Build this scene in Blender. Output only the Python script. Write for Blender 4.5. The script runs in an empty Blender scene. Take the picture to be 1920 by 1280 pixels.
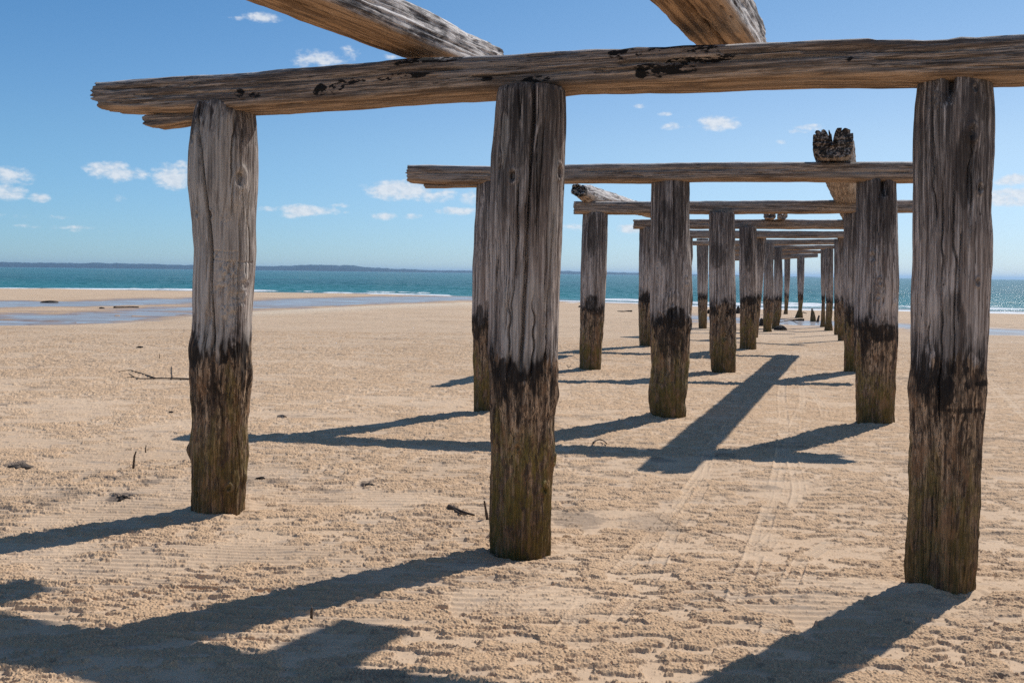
import bpy, math, time
import numpy as np
T0 = time.time()
rng = np.random.default_rng(7)
SC = bpy.context.scene
COL = SC.collection

# ------------------------------------------------------------------ camera
F, H, TH = 1750.0, 1.55, 0.0125
CX, CY = 960.0, 512.0
cT, sT = math.cos(TH), math.sin(TH)
SUNV = np.array([1.18, 1.24, 1.71]); SUNV = SUNV / np.linalg.norm(SUNV)

def ray(px, py):
    u = (px - CX) / F; w = (CY - py) / F
    return u * cT - w * sT, u * sT + w * cT          # lateral, vertical per metre of depth
def at(px, py, Y):
    a, b = ray(px, py)
    return np.array([a * Y, Y, H + b * Y])
def flat(px, py, z=0.0):
    a, b = ray(px, py)
    Y = (z - H) / b
    return np.array([a * Y, Y, z])

# ------------------------------------------------------------------ noise
def hsh(ix, iy, s):
    n = (ix.astype(np.int64) * 374761393 + iy.astype(np.int64) * 668265263 + s * 1274126177) & 0xFFFFFFFF
    n = ((n ^ (n >> 13)) * 1274126177) & 0xFFFFFFFF
    n = ((n ^ (n >> 16)) * 2246822519) & 0xFFFFFFFF
    n = n ^ (n >> 15)
    return (n & 0xFFFFFF) / float(0x1000000)
def vn(x, y, s=0):
    x = np.asarray(x, float); y = np.asarray(y, float)
    x, y = np.broadcast_arrays(x, y)
    ix = np.floor(x); iy = np.floor(y)
    fx = x - ix; fy = y - iy
    fx = fx * fx * fx * (fx * (fx * 6 - 15) + 10); fy = fy * fy * fy * (fy * (fy * 6 - 15) + 10)
    a = hsh(ix, iy, s); b = hsh(ix + 1, iy, s); c = hsh(ix, iy + 1, s); d = hsh(ix + 1, iy + 1, s)
    return (a + (b - a) * fx) * (1 - fy) + (c + (d - c) * fx) * fy
def fbm(x, y, o=4, s=0, g=0.5):
    t = 0; a = 1; n = 0
    for i in range(o):
        t = t + a * vn(x * 2 ** i + 17.3 * i, y * 2 ** i + 9.1 * i, s + 31 * i); n += a; a *= g
    return t / n
def sst(a, b, x):
    t = np.clip((x - a) / (b - a), 0, 1)
    return t * t * (3 - 2 * t)

# ------------------------------------------------------------------ terrain
SEA = -0.56
SHORE = np.array([flat(x, y, SEA)[:2] for x, y in [(-900, 535), (-400, 539), (0, 543), (240, 544.5), (360, 546.5), (480, 548.5), (640, 551.5), (760, 554), (880, 558),
                  (1070, 565), (1180, 568), (1300, 573.5), (1500, 580), (1690, 582), (1900, 586), (2300, 590), (3000, 597)]])
BERM = np.array([flat(x, y, 0)[:2] for x, y in [(-900, 625), (0, 610), (160, 607), (300, 601), (350, 590), (480, 583), (650, 575), (760, 570), (880, 566), (1000, 567)]])
POOLS = []                                            # (pixel outline, level)
PA = [(-900, 584), (-300, 573), (0, 566), (120, 566), (250, 563), (362, 560), (480, 564), (600, 560), (720, 556.5), (800, 556.5), (880, 557.5), (900, 561), (800, 565),
      (700, 569.5), (600, 573), (480, 579), (440, 573), (362, 568), (250, 572), (120, 575), (0, 577), (-300, 585), (-900, 600)]
PB = [(-900, 613), (-300, 600), (0, 591), (120, 589), (200, 585.5), (300, 580), (365, 576.5), (430, 574), (480, 577), (440, 582), (365, 588.5), (320, 597), (240, 603), (150, 606.5), (0, 611.5), (-300, 622), (-900, 640)]
PD = [(1285, 590), (1500, 601), (1700, 607), (1860, 619), (2100, 627), (2500, 640), (2500, 652), (2100, 640), (1860, 631.5), (1700, 616), (1500, 611), (1300, 601)]
ZP = -0.15; ZD = -0.27
POOL_W = [np.array([flat(x, y, z)[:2] for x, y in p]) for p, z in ((PA, ZP), (PB, ZP), (PD, ZD))]
JP = np.array([(0, 0), (20, 0), (24.5, -.09), (29.5, -.2), (33, -.25), (39, -.25), (41, -.24), (46, -.4), (52, -.5)])

def sdist(poly, x, y):                                # signed distance, negative inside
    d2 = np.full(x.shape, 1e18); ins = np.zeros(x.shape, bool)
    n = len(poly)
    for i in range(n):
        ax, ay = poly[i]; bx, by = poly[(i + 1) % n]
        ex, ey = bx - ax, by - ay
        t = np.clip(((x - ax) * ex + (y - ay) * ey) / (ex * ex + ey * ey + 1e-12), 0, 1)
        d2 = np.minimum(d2, (x - ax - t * ex) ** 2 + (y - ay - t * ey) ** 2)
        c = ((ay > y) != (by > y)) & (x < (bx - ax) * (y - ay) / ((by - ay) if by != ay else 1e-9) + ax)
        ins ^= c
    d = np.sqrt(d2)
    return np.where(ins, -d, d)

def macro(x, y, full=False):
    x = np.asarray(x, float); y = np.asarray(y, float)
    a = x / np.maximum(y, .5)
    ys = np.interp(x, SHORE[:, 0], SHORE[:, 1]) + 0.8 * (vn(x * .3, y * 0 + 3, 5) - .5)
    yb = np.interp(x, BERM[:, 0], BERM[:, 1]) + 0.5 * (vn(x * .5, y * 0, 6) - .5)
    zj = np.interp(y, JP[:, 0], JP[:, 1])
    zj = np.where(y > 52, np.interp(y, [52, 53], [-.5, -.5]), zj)
    zl = -0.115 * sst(-.3, 1.6, y - yb)
    wl = 1 - sst(-.06, .05, a)
    z = zj * (1 - wl) + zl * wl
    f = y / ys
    z = np.where(f > .8, z + (np.minimum(z, SEA) - z) * sst(.8, 1.0, f), z)
    z = z - np.clip(f - 1, 0, .4) * 6.0
    t_ = np.clip(5.9 - y, 0, 3.6); z = z + .066 * np.where(t_ < .8, t_ * t_ / 1.6, t_ - .4)
    z = z + .03 * (fbm(x * .25, y * .25, 2, 11) - .5) * sst(3, 12, y)
    wet = np.zeros(x.shape); 
    m = (y > 17) & (y < 110)
    if m.any():
        xm, ym = x[m], y[m]; zm = z[m]; wm = wet[m]
        nz = (fbm(xm * .35, ym * 1.1, 4, 21) - .5)
        for k, pw in enumerate(POOL_W):
            lev = ZP if k < 2 else ZD
            d = sdist(pw, xm, ym) + nz * (3.6 if k < 2 else 4.5) + (.15 if k < 2 else .55)
            if k == 1:                                # thin sandy tongues dividing the pool
                d = np.maximum(d, .9 - 3.2 * np.abs(vn(xm * .12, ym * .5 + xm * .15, 77) - .5) * 2 - .9 * (fbm(xm * .4, ym, 3, 5) < .45))
            t = sst(.9, -.5, d)
            zm = zm + ((lev - .035) - zm) * t
            near = sst(2.5, .2, np.abs(d))
            zm = np.where((d > .2) & (zm < lev + .012) & (d < 3), np.maximum(zm, lev + .012 * sst(.2, 1, d) - .02 * sst(2, 3, d)), zm)
            wm = np.maximum(wm, sst(3.6, -.3, d + 2.0 * (vn(xm * .9, ym * 1.6, 55) - .5)))
        z[m] = zm; wet[m] = wm
    wet = np.maximum(wet, sst(.955, .99, f))
    return (z, wet, f) if full else z

def ground(px, py):                                   # where the ray through a pixel meets the beach
    a, b = ray(px, py)
    Y = -H / b
    for _ in range(25):
        z = float(macro(np.array([a * Y]), np.array([Y]))[0])
        Y = .5 * Y + .5 * (z - H) / b
    return np.array([a * Y, Y, float(macro(np.array([a * Y]), np.array([Y]))[0])])

# ------------------------------------------------------------------ mesh helpers
def make_mesh(name, V, quads=None, tris=None, attrs=None, smooth=True):
    me = bpy.data.meshes.new(name)
    V = np.asarray(V, np.float32)
    q = np.zeros((0, 4), np.int32) if quads is None else np.asarray(quads, np.int32).reshape(-1, 4)
    t = np.zeros((0, 3), np.int32) if tris is None else np.asarray(tris, np.int32).reshape(-1, 3)
    me.vertices.add(len(V)); me.vertices.foreach_set('co', V.ravel())
    nl = q.size + t.size
    me.loops.add(nl)
    me.loops.foreach_set('vertex_index', np.concatenate([q.ravel(), t.ravel()]).astype(np.int32))
    me.polygons.add(len(q) + len(t))
    st = np.concatenate([np.arange(len(q)) * 4, q.size + np.arange(len(t)) * 3]).astype(np.int32)
    me.polygons.foreach_set('loop_start', st)
    me.update(calc_edges=True)
    me.polygons.foreach_set('use_smooth', np.full(len(q) + len(t), smooth))
    for k, v in (attrs or {}).items():
        at_ = me.attributes.new(k, 'FLOAT', 'POINT'); at_.data.foreach_set('value', np.asarray(v, np.float32).ravel())
    me.validate()
    return me
def link(name, me, mat=None, parent=None, loc=None, rz=0.0):
    o = bpy.data.objects.new(name, me); COL.objects.link(o)
    if mat: me.materials.append(mat)
    if parent: o.parent = parent
    if loc is not None: o.location = [float(c) for c in loc]
    o.rotation_euler = (0, 0, float(rz))
    return o
def tag(o, label=None, cat=None, group=None, kind=None):
    if label: o['label'] = label
    if cat: o['category'] = cat
    if group: o['group'] = group
    if kind: o['kind'] = kind
    return o
def gridq(nr, nc, wrap=False):
    r = np.arange(nr - 1)[:, None]; c = np.arange(nc if wrap else nc - 1)[None, :]
    c2 = (c + 1) % nc
    return np.stack([r * nc + c, r * nc + c2, (r + 1) * nc + c2, (r + 1) * nc + c], -1).reshape(-1, 4)

# ------------------------------------------------------------------ node helpers
class G:
    def __init__(s, mat):
        mat.use_nodes = True
        s.t = mat.node_tree; s.t.nodes.clear()
    def n(s, typ, **kw):
        nd = s.t.nodes.new(typ)
        for k, v in kw.items():
            if k in ('op',): nd.operation = v
            elif k.startswith('i_'): s.set(nd.inputs[k[2:].replace('_', ' ')], v)
            else: setattr(nd, k, v)
        return nd
    def set(s, inp, v):
        if isinstance(v, bpy.types.NodeSocket): s.t.links.new(v, inp)
        elif isinstance(v, bpy.types.Node): s.t.links.new(v.outputs[0], inp)
        elif isinstance(v, (tuple, list)) and len(v) == 3 and inp.type == 'RGBA': inp.default_value = (*v, 1)
        else: inp.default_value = v
    def m(s, op, a, b=0.0, c=None, clamp=False):
        nd = s.t.nodes.new('ShaderNodeMath'); nd.operation = op; nd.use_clamp = clamp
        s.set(nd.inputs[0], a); s.set(nd.inputs[1], b)
        if c is not None: s.set(nd.inputs[2], c)
        return nd.outputs[0]
    def mix(s, f, a, b):
        nd = s.t.nodes.new('ShaderNodeMix'); nd.data_type = 'RGBA'
        s.set(nd.inputs[0], f); s.set(nd.inputs[6], a); s.set(nd.inputs[7], b)
        return nd.outputs[2]
    def mul(s, a, b, f=1.0):
        nd = s.t.nodes.new('ShaderNodeMix'); nd.data_type = 'RGBA'; nd.blend_type = 'MULTIPLY'
        s.set(nd.inputs[0], f); s.set(nd.inputs[6], a); s.set(nd.inputs[7], b)
        return nd.outputs[2]
    def step(s, x, lo, hi, a=0.0, b=1.0):
        nd = s.t.nodes.new('ShaderNodeMapRange'); nd.interpolation_type = 'SMOOTHSTEP'
        s.set(nd.inputs[0], x); s.set(nd.inputs[1], lo); s.set(nd.inputs[2], hi); s.set(nd.inputs[3], a); s.set(nd.inputs[4], b)
        return nd.outputs[0]
    def noise(s, vec, sc=(1, 1, 1), detail=4.0, rough=.55, dist=0.0, off=None):
        v = s.t.nodes.new('ShaderNodeVectorMath'); v.operation = 'MULTIPLY'
        s.set(v.inputs[0], vec); v.inputs[1].default_value = sc
        o = v.outputs[0]
        if off is not None:
            v2 = s.t.nodes.new('ShaderNodeVectorMath'); v2.operation = 'ADD'
            s.set(v2.inputs[0], o); s.set(v2.inputs[1], off); o = v2.outputs[0]
        nd = s.t.nodes.new('ShaderNodeTexNoise')
        s.set(nd.inputs['Vector'], o); nd.inputs['Scale'].default_value = 1.0
        nd.inputs['Detail'].default_value = detail; nd.inputs['Roughness'].default_value = rough; nd.inputs['Distortion'].default_value = dist
        return nd.outputs[0]
    def attr(s, name):
        nd = s.t.nodes.new('ShaderNodeAttribute'); nd.attribute_name = name
        return nd.outputs['Fac']
    def bump(s, h, strength, dist, normal=None):
        nd = s.t.nodes.new('ShaderNodeBump'); s.set(nd.inputs['Height'], h)
        nd.inputs['Strength'].default_value = strength; nd.inputs['Distance'].default_value = dist
        if normal is not None: s.set(nd.inputs['Normal'], normal)
        return nd.outputs[0]
    def out(s, col, rough=.8, normal=None, spec=.3, **kw):
        p = s.t.nodes.new('ShaderNodeBsdfPrincipled')
        s.set(p.inputs['Base Color'], col); s.set(p.inputs['Roughness'], rough); s.set(p.inputs['Specular IOR Level'], spec)
        if normal is not None: s.set(p.inputs['Normal'], normal)
        for k, v in kw.items(): s.set(p.inputs[k], v)
        o = s.t.nodes.new('ShaderNodeOutputMaterial'); s.t.links.new(p.outputs[0], o.inputs[0])
        return p
def newmat(name):
    m = bpy.data.materials.new(name); return m, G(m)

# ------------------------------------------------------------------ materials
def mat_post():
    m, g = newmat('weathered_pile_wood')
    P = g.n('ShaderNodeTexCoord').outputs['Object']
    rnd = g.n('ShaderNodeObjectInfo').outputs['Random']
    off = g.n('ShaderNodeCombineXYZ')
    g.set(off.inputs[0], g.m('MULTIPLY', rnd, 37.0)); g.set(off.inputs[1], g.m('MULTIPLY', rnd, 91.0)); g.set(off.inputs[2], g.m('MULTIPLY', rnd, 53.0))
    off = off.outputs[0]
    xyz = g.n('ShaderNodeSeparateXYZ'); g.set(xyz.inputs[0], P); Z = xyz.outputs[2]
    streak = g.noise(P, (40, 40, 1.15), 9, .70, .25, off)
    fine = g.noise(P, (170, 170, 5), 6, .72, .1, off)
    broad = g.noise(P, (7, 7, 1.1), 4, .6, .4, off)
    blot = g.noise(P, (16, 16, 7), 5, .62, .5, off)
    drip = g.noise(P, (22, 22, 3.2), 4, .6, .3, off)
    lowf = g.noise(P, (4, 4, 4), 2, .5, 0, off)
    lowf0 = g.noise(P, (9, 9, 2.2), 2, .5, 0, off)
    # weathered upper wood
    up = g.mix(g.step(streak, .40, .60), (.165, .13, .112), (.60, .52, .465))
    up = g.mix(g.step(fine, .54, .42, 0, .75), up, (.09, .07, .06))
    up = g.mix(g.step(broad, .52, .70, 0, .55), up, (.42, .29, .215))
    up = g.mix(g.step(blot, .60, .72, 0, .7), up, (.07, .058, .05))
    up = g.mix(g.m('MULTIPLY', g.m('MULTIPLY', g.step(Z, 1.05, 1.3), g.step(Z, 2.05, 1.45)), g.step(broad, .30, .62, .15, .75)), up, g.mix(g.step(streak, .40, .58), (.29, .22, .18), (.68, .575, .50)))
    lines = g.noise(P, (55, 55, .8), 3, .5, .35, off)
    ln = g.step(g.m('ABSOLUTE', g.m('SUBTRACT', lines, .5)), .020, .008)
    ln = g.m('MULTIPLY', ln, g.step(lowf0, .38, .50))
    up = g.mix(g.m('MULTIPLY', ln, .85), up, (.035, .028, .025))
    # dark rain staining that hangs from the top
    dark = g.m('MULTIPLY', g.step(g.m('ADD', Z, g.m('MULTIPLY', g.m('SUBTRACT', broad, .5), 2.6)), 1.55, 2.5), g.step(streak, .70, .42))
    up = g.mix(g.m('MULTIPLY', dark, .80), up, (.052, .044, .042))
    # lower, wave-worn wood
    lo = g.mix(g.step(streak, .40, .60), (.15, .098, .064), (.66, .45, .285))
    lo = g.mix(g.step(fine, .54, .42, 0, .8), lo, (.05, .033, .022))
    lo = g.mix(g.step(g.m('ADD', g.m('MULTIPLY', drip, .6), g.m('MULTIPLY', streak, .4)), .53, .59, 0, .8), lo, (.06, .04, .027))
    alg = g.m('MULTIPLY', g.step(g.m('ADD', Z, g.m('MULTIPLY', g.m('SUBTRACT', lowf0, .5), 1.6)), .80, .35), g.step(blot, .36, .52))
    lo = g.mix(g.m('MULTIPLY', alg, g.step(rnd, 0, 1, .5, .8)), lo, (.21, .155, .03))
    damp = g.step(g.m('ADD', Z, g.m('MULTIPLY', g.m('SUBTRACT', blot, .5), .7)), .66, .06, 0, .7)
    lo = g.mix(damp, lo, g.mul(lo, (.44, .39, .33)))
    mott = g.noise(P, (55, 55, 16), 6, .7, .4, off)
    lo = g.mix(g.m('MULTIPLY', g.step(mott, .50, .57), g.step(Z, .2, .75, .45, .85)), lo, (.05, .032, .022))
    lo = g.mix(g.m('MULTIPLY', g.step(g.noise(P, (12, 12, 5), 4, .6, .3, off), .52, .64), .55), lo, (.30, .165, .085))
    # tide line with ragged black growth
    zt = g.m('ADD', Z, g.m('ADD', g.m('ADD', g.m('MULTIPLY', g.m('SUBTRACT', drip, .5), .30), g.m('MULTIPLY', g.m('SUBTRACT', streak, .5), .50)), g.m('ADD', g.m('MULTIPLY', g.m('SUBTRACT', lowf, .5), .34), g.m('MULTIPLY', g.m('SUBTRACT', rnd, .5), .10))))
    col = g.mix(g.step(zt, 1.03, 1.08), lo, up)
    band = g.m('MULTIPLY', g.step(zt, .93, .99), g.step(zt, 1.24, 1.06))
    band = g.m('MULTIPLY', band, g.step(g.m('ADD', g.m('MULTIPLY', blot, .8), g.m('ADD', g.m('MULTIPLY', lowf, .3), g.m('MULTIPLY', streak, .3))), .61, .70))
    band2 = g.m('MULTIPLY', g.m('MULTIPLY', g.step(zt, .60, .80), g.step(zt, 1.06, .95)), g.step(drip, .50, .60))
    st = g.m('MULTIPLY', g.attr('stain'), g.step(drip, .30, .45))
    blk = g.m('MAXIMUM', g.m('MAXIMUM', band, g.m('MULTIPLY', band2, .75)), st, clamp=True)
    col = g.mix(g.m('MULTIPLY', blk, .94), col, (.018, .014, .012))
    pale = g.m('MULTIPLY', g.attr('pale'), g.step(streak, .25, .6))
    col = g.mix(pale, col, (.56, .50, .44))
    hgt = g.m('ADD', g.m('MULTIPLY', streak, .9), g.m('ADD', g.m('MULTIPLY', fine, .35), g.m('MULTIPLY', blot, .25)))
    g.out(col, .82, g.bump(hgt, .8, .010), .25)
    return m

def mat_beam(name, warm=1.0, dark=1.0):
    m, g = newmat(name)
    P = g.n('ShaderNodeTexCoord').outputs['Object']
    rnd = g.n('ShaderNodeObjectInfo').outputs['Random']
    off = g.n('ShaderNodeCombineXYZ')
    for i, k in enumerate((53.0, 37.0, 71.0)): g.set(off.inputs[i], g.m('MULTIPLY', rnd, k))
    off = off.outputs[0]
    streak = g.noise(P, (1.2, 34, 40), 9, .70, .3, off)
    fine = g.noise(P, (5, 150, 170), 6, .72, .15, off)
    broad = g.noise(P, (1.1, 6, 7), 3, .6, .3, off)
    blot = g.noise(P, (8, 18, 20), 5, .65, .4, off)
    chip = g.noise(P, (22, 45, 55), 3, .6, .2, off)
    c = g.mix(g.step(streak, .40, .60), (.155, .114, .088), (.50, .39, .31))
    c = g.mix(g.step(fine, .54, .42, 0, .75), c, (.06, .044, .035))
    c = g.mix(g.step(broad, .45, .66, 0, .6), c, (.31, .275, .25))
    lines = g.noise(P, (.8, 42, 50), 3, .5, .4, off)
    lowb = g.noise(P, (1.6, 8, 9), 2, .5, 0, off)
    ln = g.m('MULTIPLY', g.step(g.m('ABSOLUTE', g.m('SUBTRACT', lines, .5)), .020, .008), g.step(lowb, .38, .50))
    c = g.mix(g.m('MULTIPLY', ln, .85), c, (.03, .024, .02))
    w = g.attr('weather')
    c = g.mix(w, c, g.mix(g.step(g.m('ADD', g.m('MULTIPLY', streak, .45), g.m('ADD', g.m('MULTIPLY', broad, .25), g.m('MULTIPLY', blot, .3))), .43, .54), (.075, .068, .068), (.70, .65, .61)))
    c = g.mix(g.m('MULTIPLY', g.attr('under'), g.step(streak, .25, .5, .3, .9)), c, g.mix(g.step(streak, .4, .62), (.15, .088, .048), (.47, .30, .17)))  # underside: real brown wood plus warm bounce light put into the colour
    tar = g.m('MULTIPLY', g.step(g.attr('stain'), .15, .7), g.step(g.m('ADD', blot, g.m('MULTIPLY', chip, .6)), .74, .80))
    tar = g.m('MAXIMUM', tar, g.m('MULTIPLY', g.step(g.attr('stain'), 1.1, 1.2), g.step(chip, .40, .5)), clamp=True)
    c = g.mix(tar, c, (.012, .010, .009))
    hgt = g.m('ADD', g.m('MULTIPLY', streak, .9), g.m('ADD', g.m('MULTIPLY', fine, .4), g.m('MULTIPLY', blot, .2)))
    g.out(c, .8, g.bump(hgt, .9, .011), .25)
    return m

def mat_sand():
    m, g = newmat('rippled_beach_sand')
    P = g.n('ShaderNodeTexCoord').outputs['Object']
    big = g.noise(P, (.35, .6, 1), 4, .6, .3)
    mid = g.noise(P, (3.2, 6.5, 1), 5, .62, .3)
    gr = g.noise(P, (260, 260, 260), 3, .7)
    sp = g.noise(P, (55, 70, 40), 3, .6)
    streaks = g.noise(P, (7, 14, 6), 4, .66, .4)
    c = g.mix(g.step(big, .35, .65), (.595, .423, .275), (.65, .474, .318))
    c = g.mix(g.step(mid, .53, .70, 0, .65), c, (.40, .315, .24))
    pe = g.attr('pel')
    c = g.mix(g.m('MULTIPLY', pe, .75), c, (.55, .357, .204))
    c = g.mix(g.attr('dirt'), c, (.16, .125, .10))
    c = g.mix(g.step(sp, .68, .80, 0, .30), c, (.25, .18, .125))
    c = g.mix(g.m('MULTIPLY', g.attr('dry'), .75), c, (.72, .60, .45))
    c = g.mul(c, g.mix(gr, (.80, .79, .78), (1.2, 1.2, 1.2)))
    wet = g.attr('wet')
    c = g.mix(wet, c, g.mul(c, (.55, .50, .47)))
    rough = g.step(wet, .3, 1.0, .9, .28)
    far = g.attr('far')
    b1 = g.bump(gr, .35, .004)
    vo = g.n('ShaderNodeTexVoronoi'); vo.feature = 'SMOOTH_F1'
    vm = g.n('ShaderNodeVectorMath'); vm.operation = 'MULTIPLY'; g.set(vm.inputs[0], P); vm.inputs[1].default_value = (80, 80, 0)
    g.set(vo.inputs['Vector'], vm.outputs[0]); vo.inputs['Scale'].default_value = 1.0; vo.inputs['Smoothness'].default_value = .3
    ph = g.m('MULTIPLY', g.m('SUBTRACT', 1.0, vo.outputs['Distance']), pe)
    b1 = g.bump(ph, .9, .007, b1)
    b2 = g.bump(g.m('MULTIPLY', streaks, far), 1.0, .06, b1)
    g.out(c, rough, b2, g.step(wet, .2, 1, .15, .5))
    return m

def mat_water(name, pool=False):
    m, g = newmat(name)
    P = g.n('ShaderNodeTexCoord').outputs['Object']
    if pool:
        n = g.noise(P, (3, 6, 1), 3, .6)
        n2 = g.noise(P, (.4, 2.5, 1), 3, .6, .4)
        c = g.mix(g.step(n2, .4, .65), (.38, .36, .36), (.26, .21, .17))
        g.out(c, g.step(n2, .35, .6, .16, .38), g.bump(n, .2, .03), .42, IOR=1.33)
        return m
    w1 = g.noise(P, (.5, 1.1, 1), 4, .55, .3)
    w2 = g.noise(P, (2.4, 5.0, 1), 4, .65, .3)
    big = g.noise(P, (.018, .05, 1), 4, .55, .4)
    d = g.attr('offshore')
    deep = g.mix(g.step(big, .38, .66), (.003, .080, .080), (.008, .120, .110))
    shal = (.02, .17, .165)
    c = g.mix(g.step(d, 0, 90), shal, deep)
    c = g.mix(g.step(g.m('ADD', d, g.m('MULTIPLY', w1, 6.0)), 9.0, 4.5), c, (.22, .185, .155))
    fo = g.attr('foam')
    fn = g.noise(P, (.7, 2.6, 1), 5, .68, .6)
    fm = g.step(g.m('ADD', fo, g.m('MULTIPLY', g.m('SUBTRACT', fn, .5), 1.5)), .50, .62)
    cap = g.noise(P, (.35, .9, 1), 6, .62, .3)
    capm = g.step(cap, .755, .775)
    fm = g.m('MAXIMUM', fm, g.m('MULTIPLY', capm, .8))
    c = g.mix(fm, c, (.80, .82, .82))
    hh = g.m('ADD', g.m('MULTIPLY', w1, 1.0), g.m('MULTIPLY', w2, .22))
    g.out(c, g.step(fm, 0, 1, .22, .8), g.bump(hh, 1.0, .34), .10, IOR=1.33)
    return m

def mat_plain(name, a, b, sc=20, rough=.85, bump=.02):
    m, g = newmat(name)
    P = g.n('ShaderNodeTexCoord').outputs['Object']
    n = g.noise(P, (sc, sc, sc), 4, .6, .2)
    g.out(g.mix(g.step(n, .35, .65), a, b), rough, g.bump(n, .6, bump), .2)
    return m

M_POST = mat_post(); M_BEAM = mat_beam('weathered_beam_wood'); M_SAND = mat_sand()
M_SEA = mat_water('sea_water'); M_POOL = mat_water('pool_water', True)
M_TWIG = mat_plain('dead_twig_bark', (.05, .035, .025), (.14, .10, .07), 60, .85, .004)
M_WEED = mat_plain('dark_seaweed', (.018, .014, .012), (.07, .055, .045), 60, .8, .006)
M_ROCK = mat_plain('dark_wet_rock', (.02, .018, .016), (.07, .06, .05), 9, .7, .03)
M_HILL = mat_plain('wooded_far_shore', (.010, .042, .070), (.024, .060, .085), .03, 1, .1)  # blue of distant haze painted into the woods' base colour

# ------------------------------------------------------------------ beach
def pell(x, y, cell, r0, r1, dens, seed, ax=1.0):
    gx = x / (cell * ax); gy = y / cell
    ix = np.floor(gx); iy = np.floor(gy)
    best = np.zeros(x.shape, np.float32)
    for dx in (-1, 0, 1):
        for dy in (-1, 0, 1):
            jx = ix + dx; jy = iy + dy
            cx = (jx + .15 + .7 * hsh(jx, jy, seed)); cy = (jy + .15 + .7 * hsh(jx, jy, seed + 1))
            k = hsh(jx, jy, seed + 2)
            r = (r0 + (r1 - r0) * hsh(jx, jy, seed + 3))
            d2 = ((gx - cx) * cell * ax) ** 2 / (ax ** 1.2) + ((gy - cy) * cell) ** 2
            hgt = np.sqrt(np.maximum(r * r - d2, 0)) * (k < dens)
            best = np.maximum(best, hgt)
    return best

TRACKS = [([(1040, 1275), (1080, 1205), (1113, 1150), (1180, 1070), (1235, 995), (1285, 930), (1319, 880), (1340, 830), (1394, 770), (1408, 745)], .055),
          ([(1143, 1240), (1180, 1180), (1220, 1110), (1257, 1010), (1295, 955), (1325, 900), (1332, 850)], .05),
          ([(1367, 1235), (1387, 1150), (1423, 1020), (1450, 930), (1465, 860), (1470, 790), (1466, 735), (1475, 690), (1480, 660)], .06),
          ([(1425, 1040), (1470, 985), (1497, 930), (1493, 890), (1476, 840)], .055),
          ([(1440, 1290), (1455, 1190), (1480, 1130), (1500, 1075), (1520, 1050), (1567, 1015), (1613, 995), (1667, 965)], .05),
          ([(1480, 840), (1491, 790), (1506, 750), (1500, 700), (1496, 660)], .055),
          ([(1500, 690), (1514, 725), (1540, 760), (1549, 785)], .055),
          ([(1845, 700), (1875, 735), (1900, 760), (1940, 800)], .06)]
GROOVES = [[(873, 1122), (950, 1100), (1033, 1078)], [(783, 1247), (850, 1236), (923, 1220), (1040, 1195)], [(957, 1145), (1040, 1128), (1123, 1107)],
           [(-60, 1062), (30, 1053), (85, 1048)], [(150, 1118), (300, 1125), (360, 1137), (560, 1145), (700, 1140)],
           [(1840, 951), (1880, 948), (1930, 947)], [(1500, 935), (1600, 937), (1700, 938)], [(1230, 985), (1330, 1000), (1420, 1035)], [(-40, 1262), (200, 1258), (420, 1266), (640, 1262)]]

def seg_field(x, y, pts, reach):
    """distance and running length to a polyline, for points within reach"""
    W = np.array([flat(p[0], p[1])[:2] for p in pts])
    # smooth
    t = np.linspace(0, len(W) - 1, (len(W) - 1) * 5 + 1)
    def cr(a):
        out = []
        for tt in t:
            i = min(int(tt), len(W) - 2); f = tt - i
            p0, p1, p2, p3 = a[max(i - 1, 0)], a[i], a[i + 1], a[min(i + 2, len(a) - 1)]
            out.append(.5 * (2 * p1 + (p2 - p0) * f + (2 * p0 - 5 * p1 + 4 * p2 - p3) * f * f + (3 * p1 - p0 - 3 * p2 + p3) * f ** 3))
        return np.array(out)
    W = np.stack([cr(W[:, 0]), cr(W[:, 1])], 1)
    lo = W.min(0) - reach; hi = W.max(0) + reach
    idx = np.nonzero((x > lo[0]) & (x < hi[0]) & (y > lo[1]) & (y < hi[1]))[0]
    xs, ys = x[idx], y[idx]
    D = np.full(len(idx), 9.0); S = np.zeros(len(idx)); L = 0.0
    for i in range(len(W) - 1):
        e = W[i + 1] - W[i]; l = np.hypot(*e)
        tt = ((xs - W[i, 0]) * e[0] + (ys - W[i, 1]) * e[1]) / (l * l + 1e-12); tc = np.clip(tt, 0, 1)
        dx = xs - W[i, 0] - tc * e[0]; dy = ys - W[i, 1] - tc * e[1]
        d = np.hypot(dx, dy); sg = np.sign(dx * e[1] - dy * e[0])
        b = d < np.abs(D)
        D = np.where(b, d * sg, D); S = np.where(b, L + tc * l, S)
        L += l
    k = np.abs(D) < reach
    return idx[k], D[k], S[k], L

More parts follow.
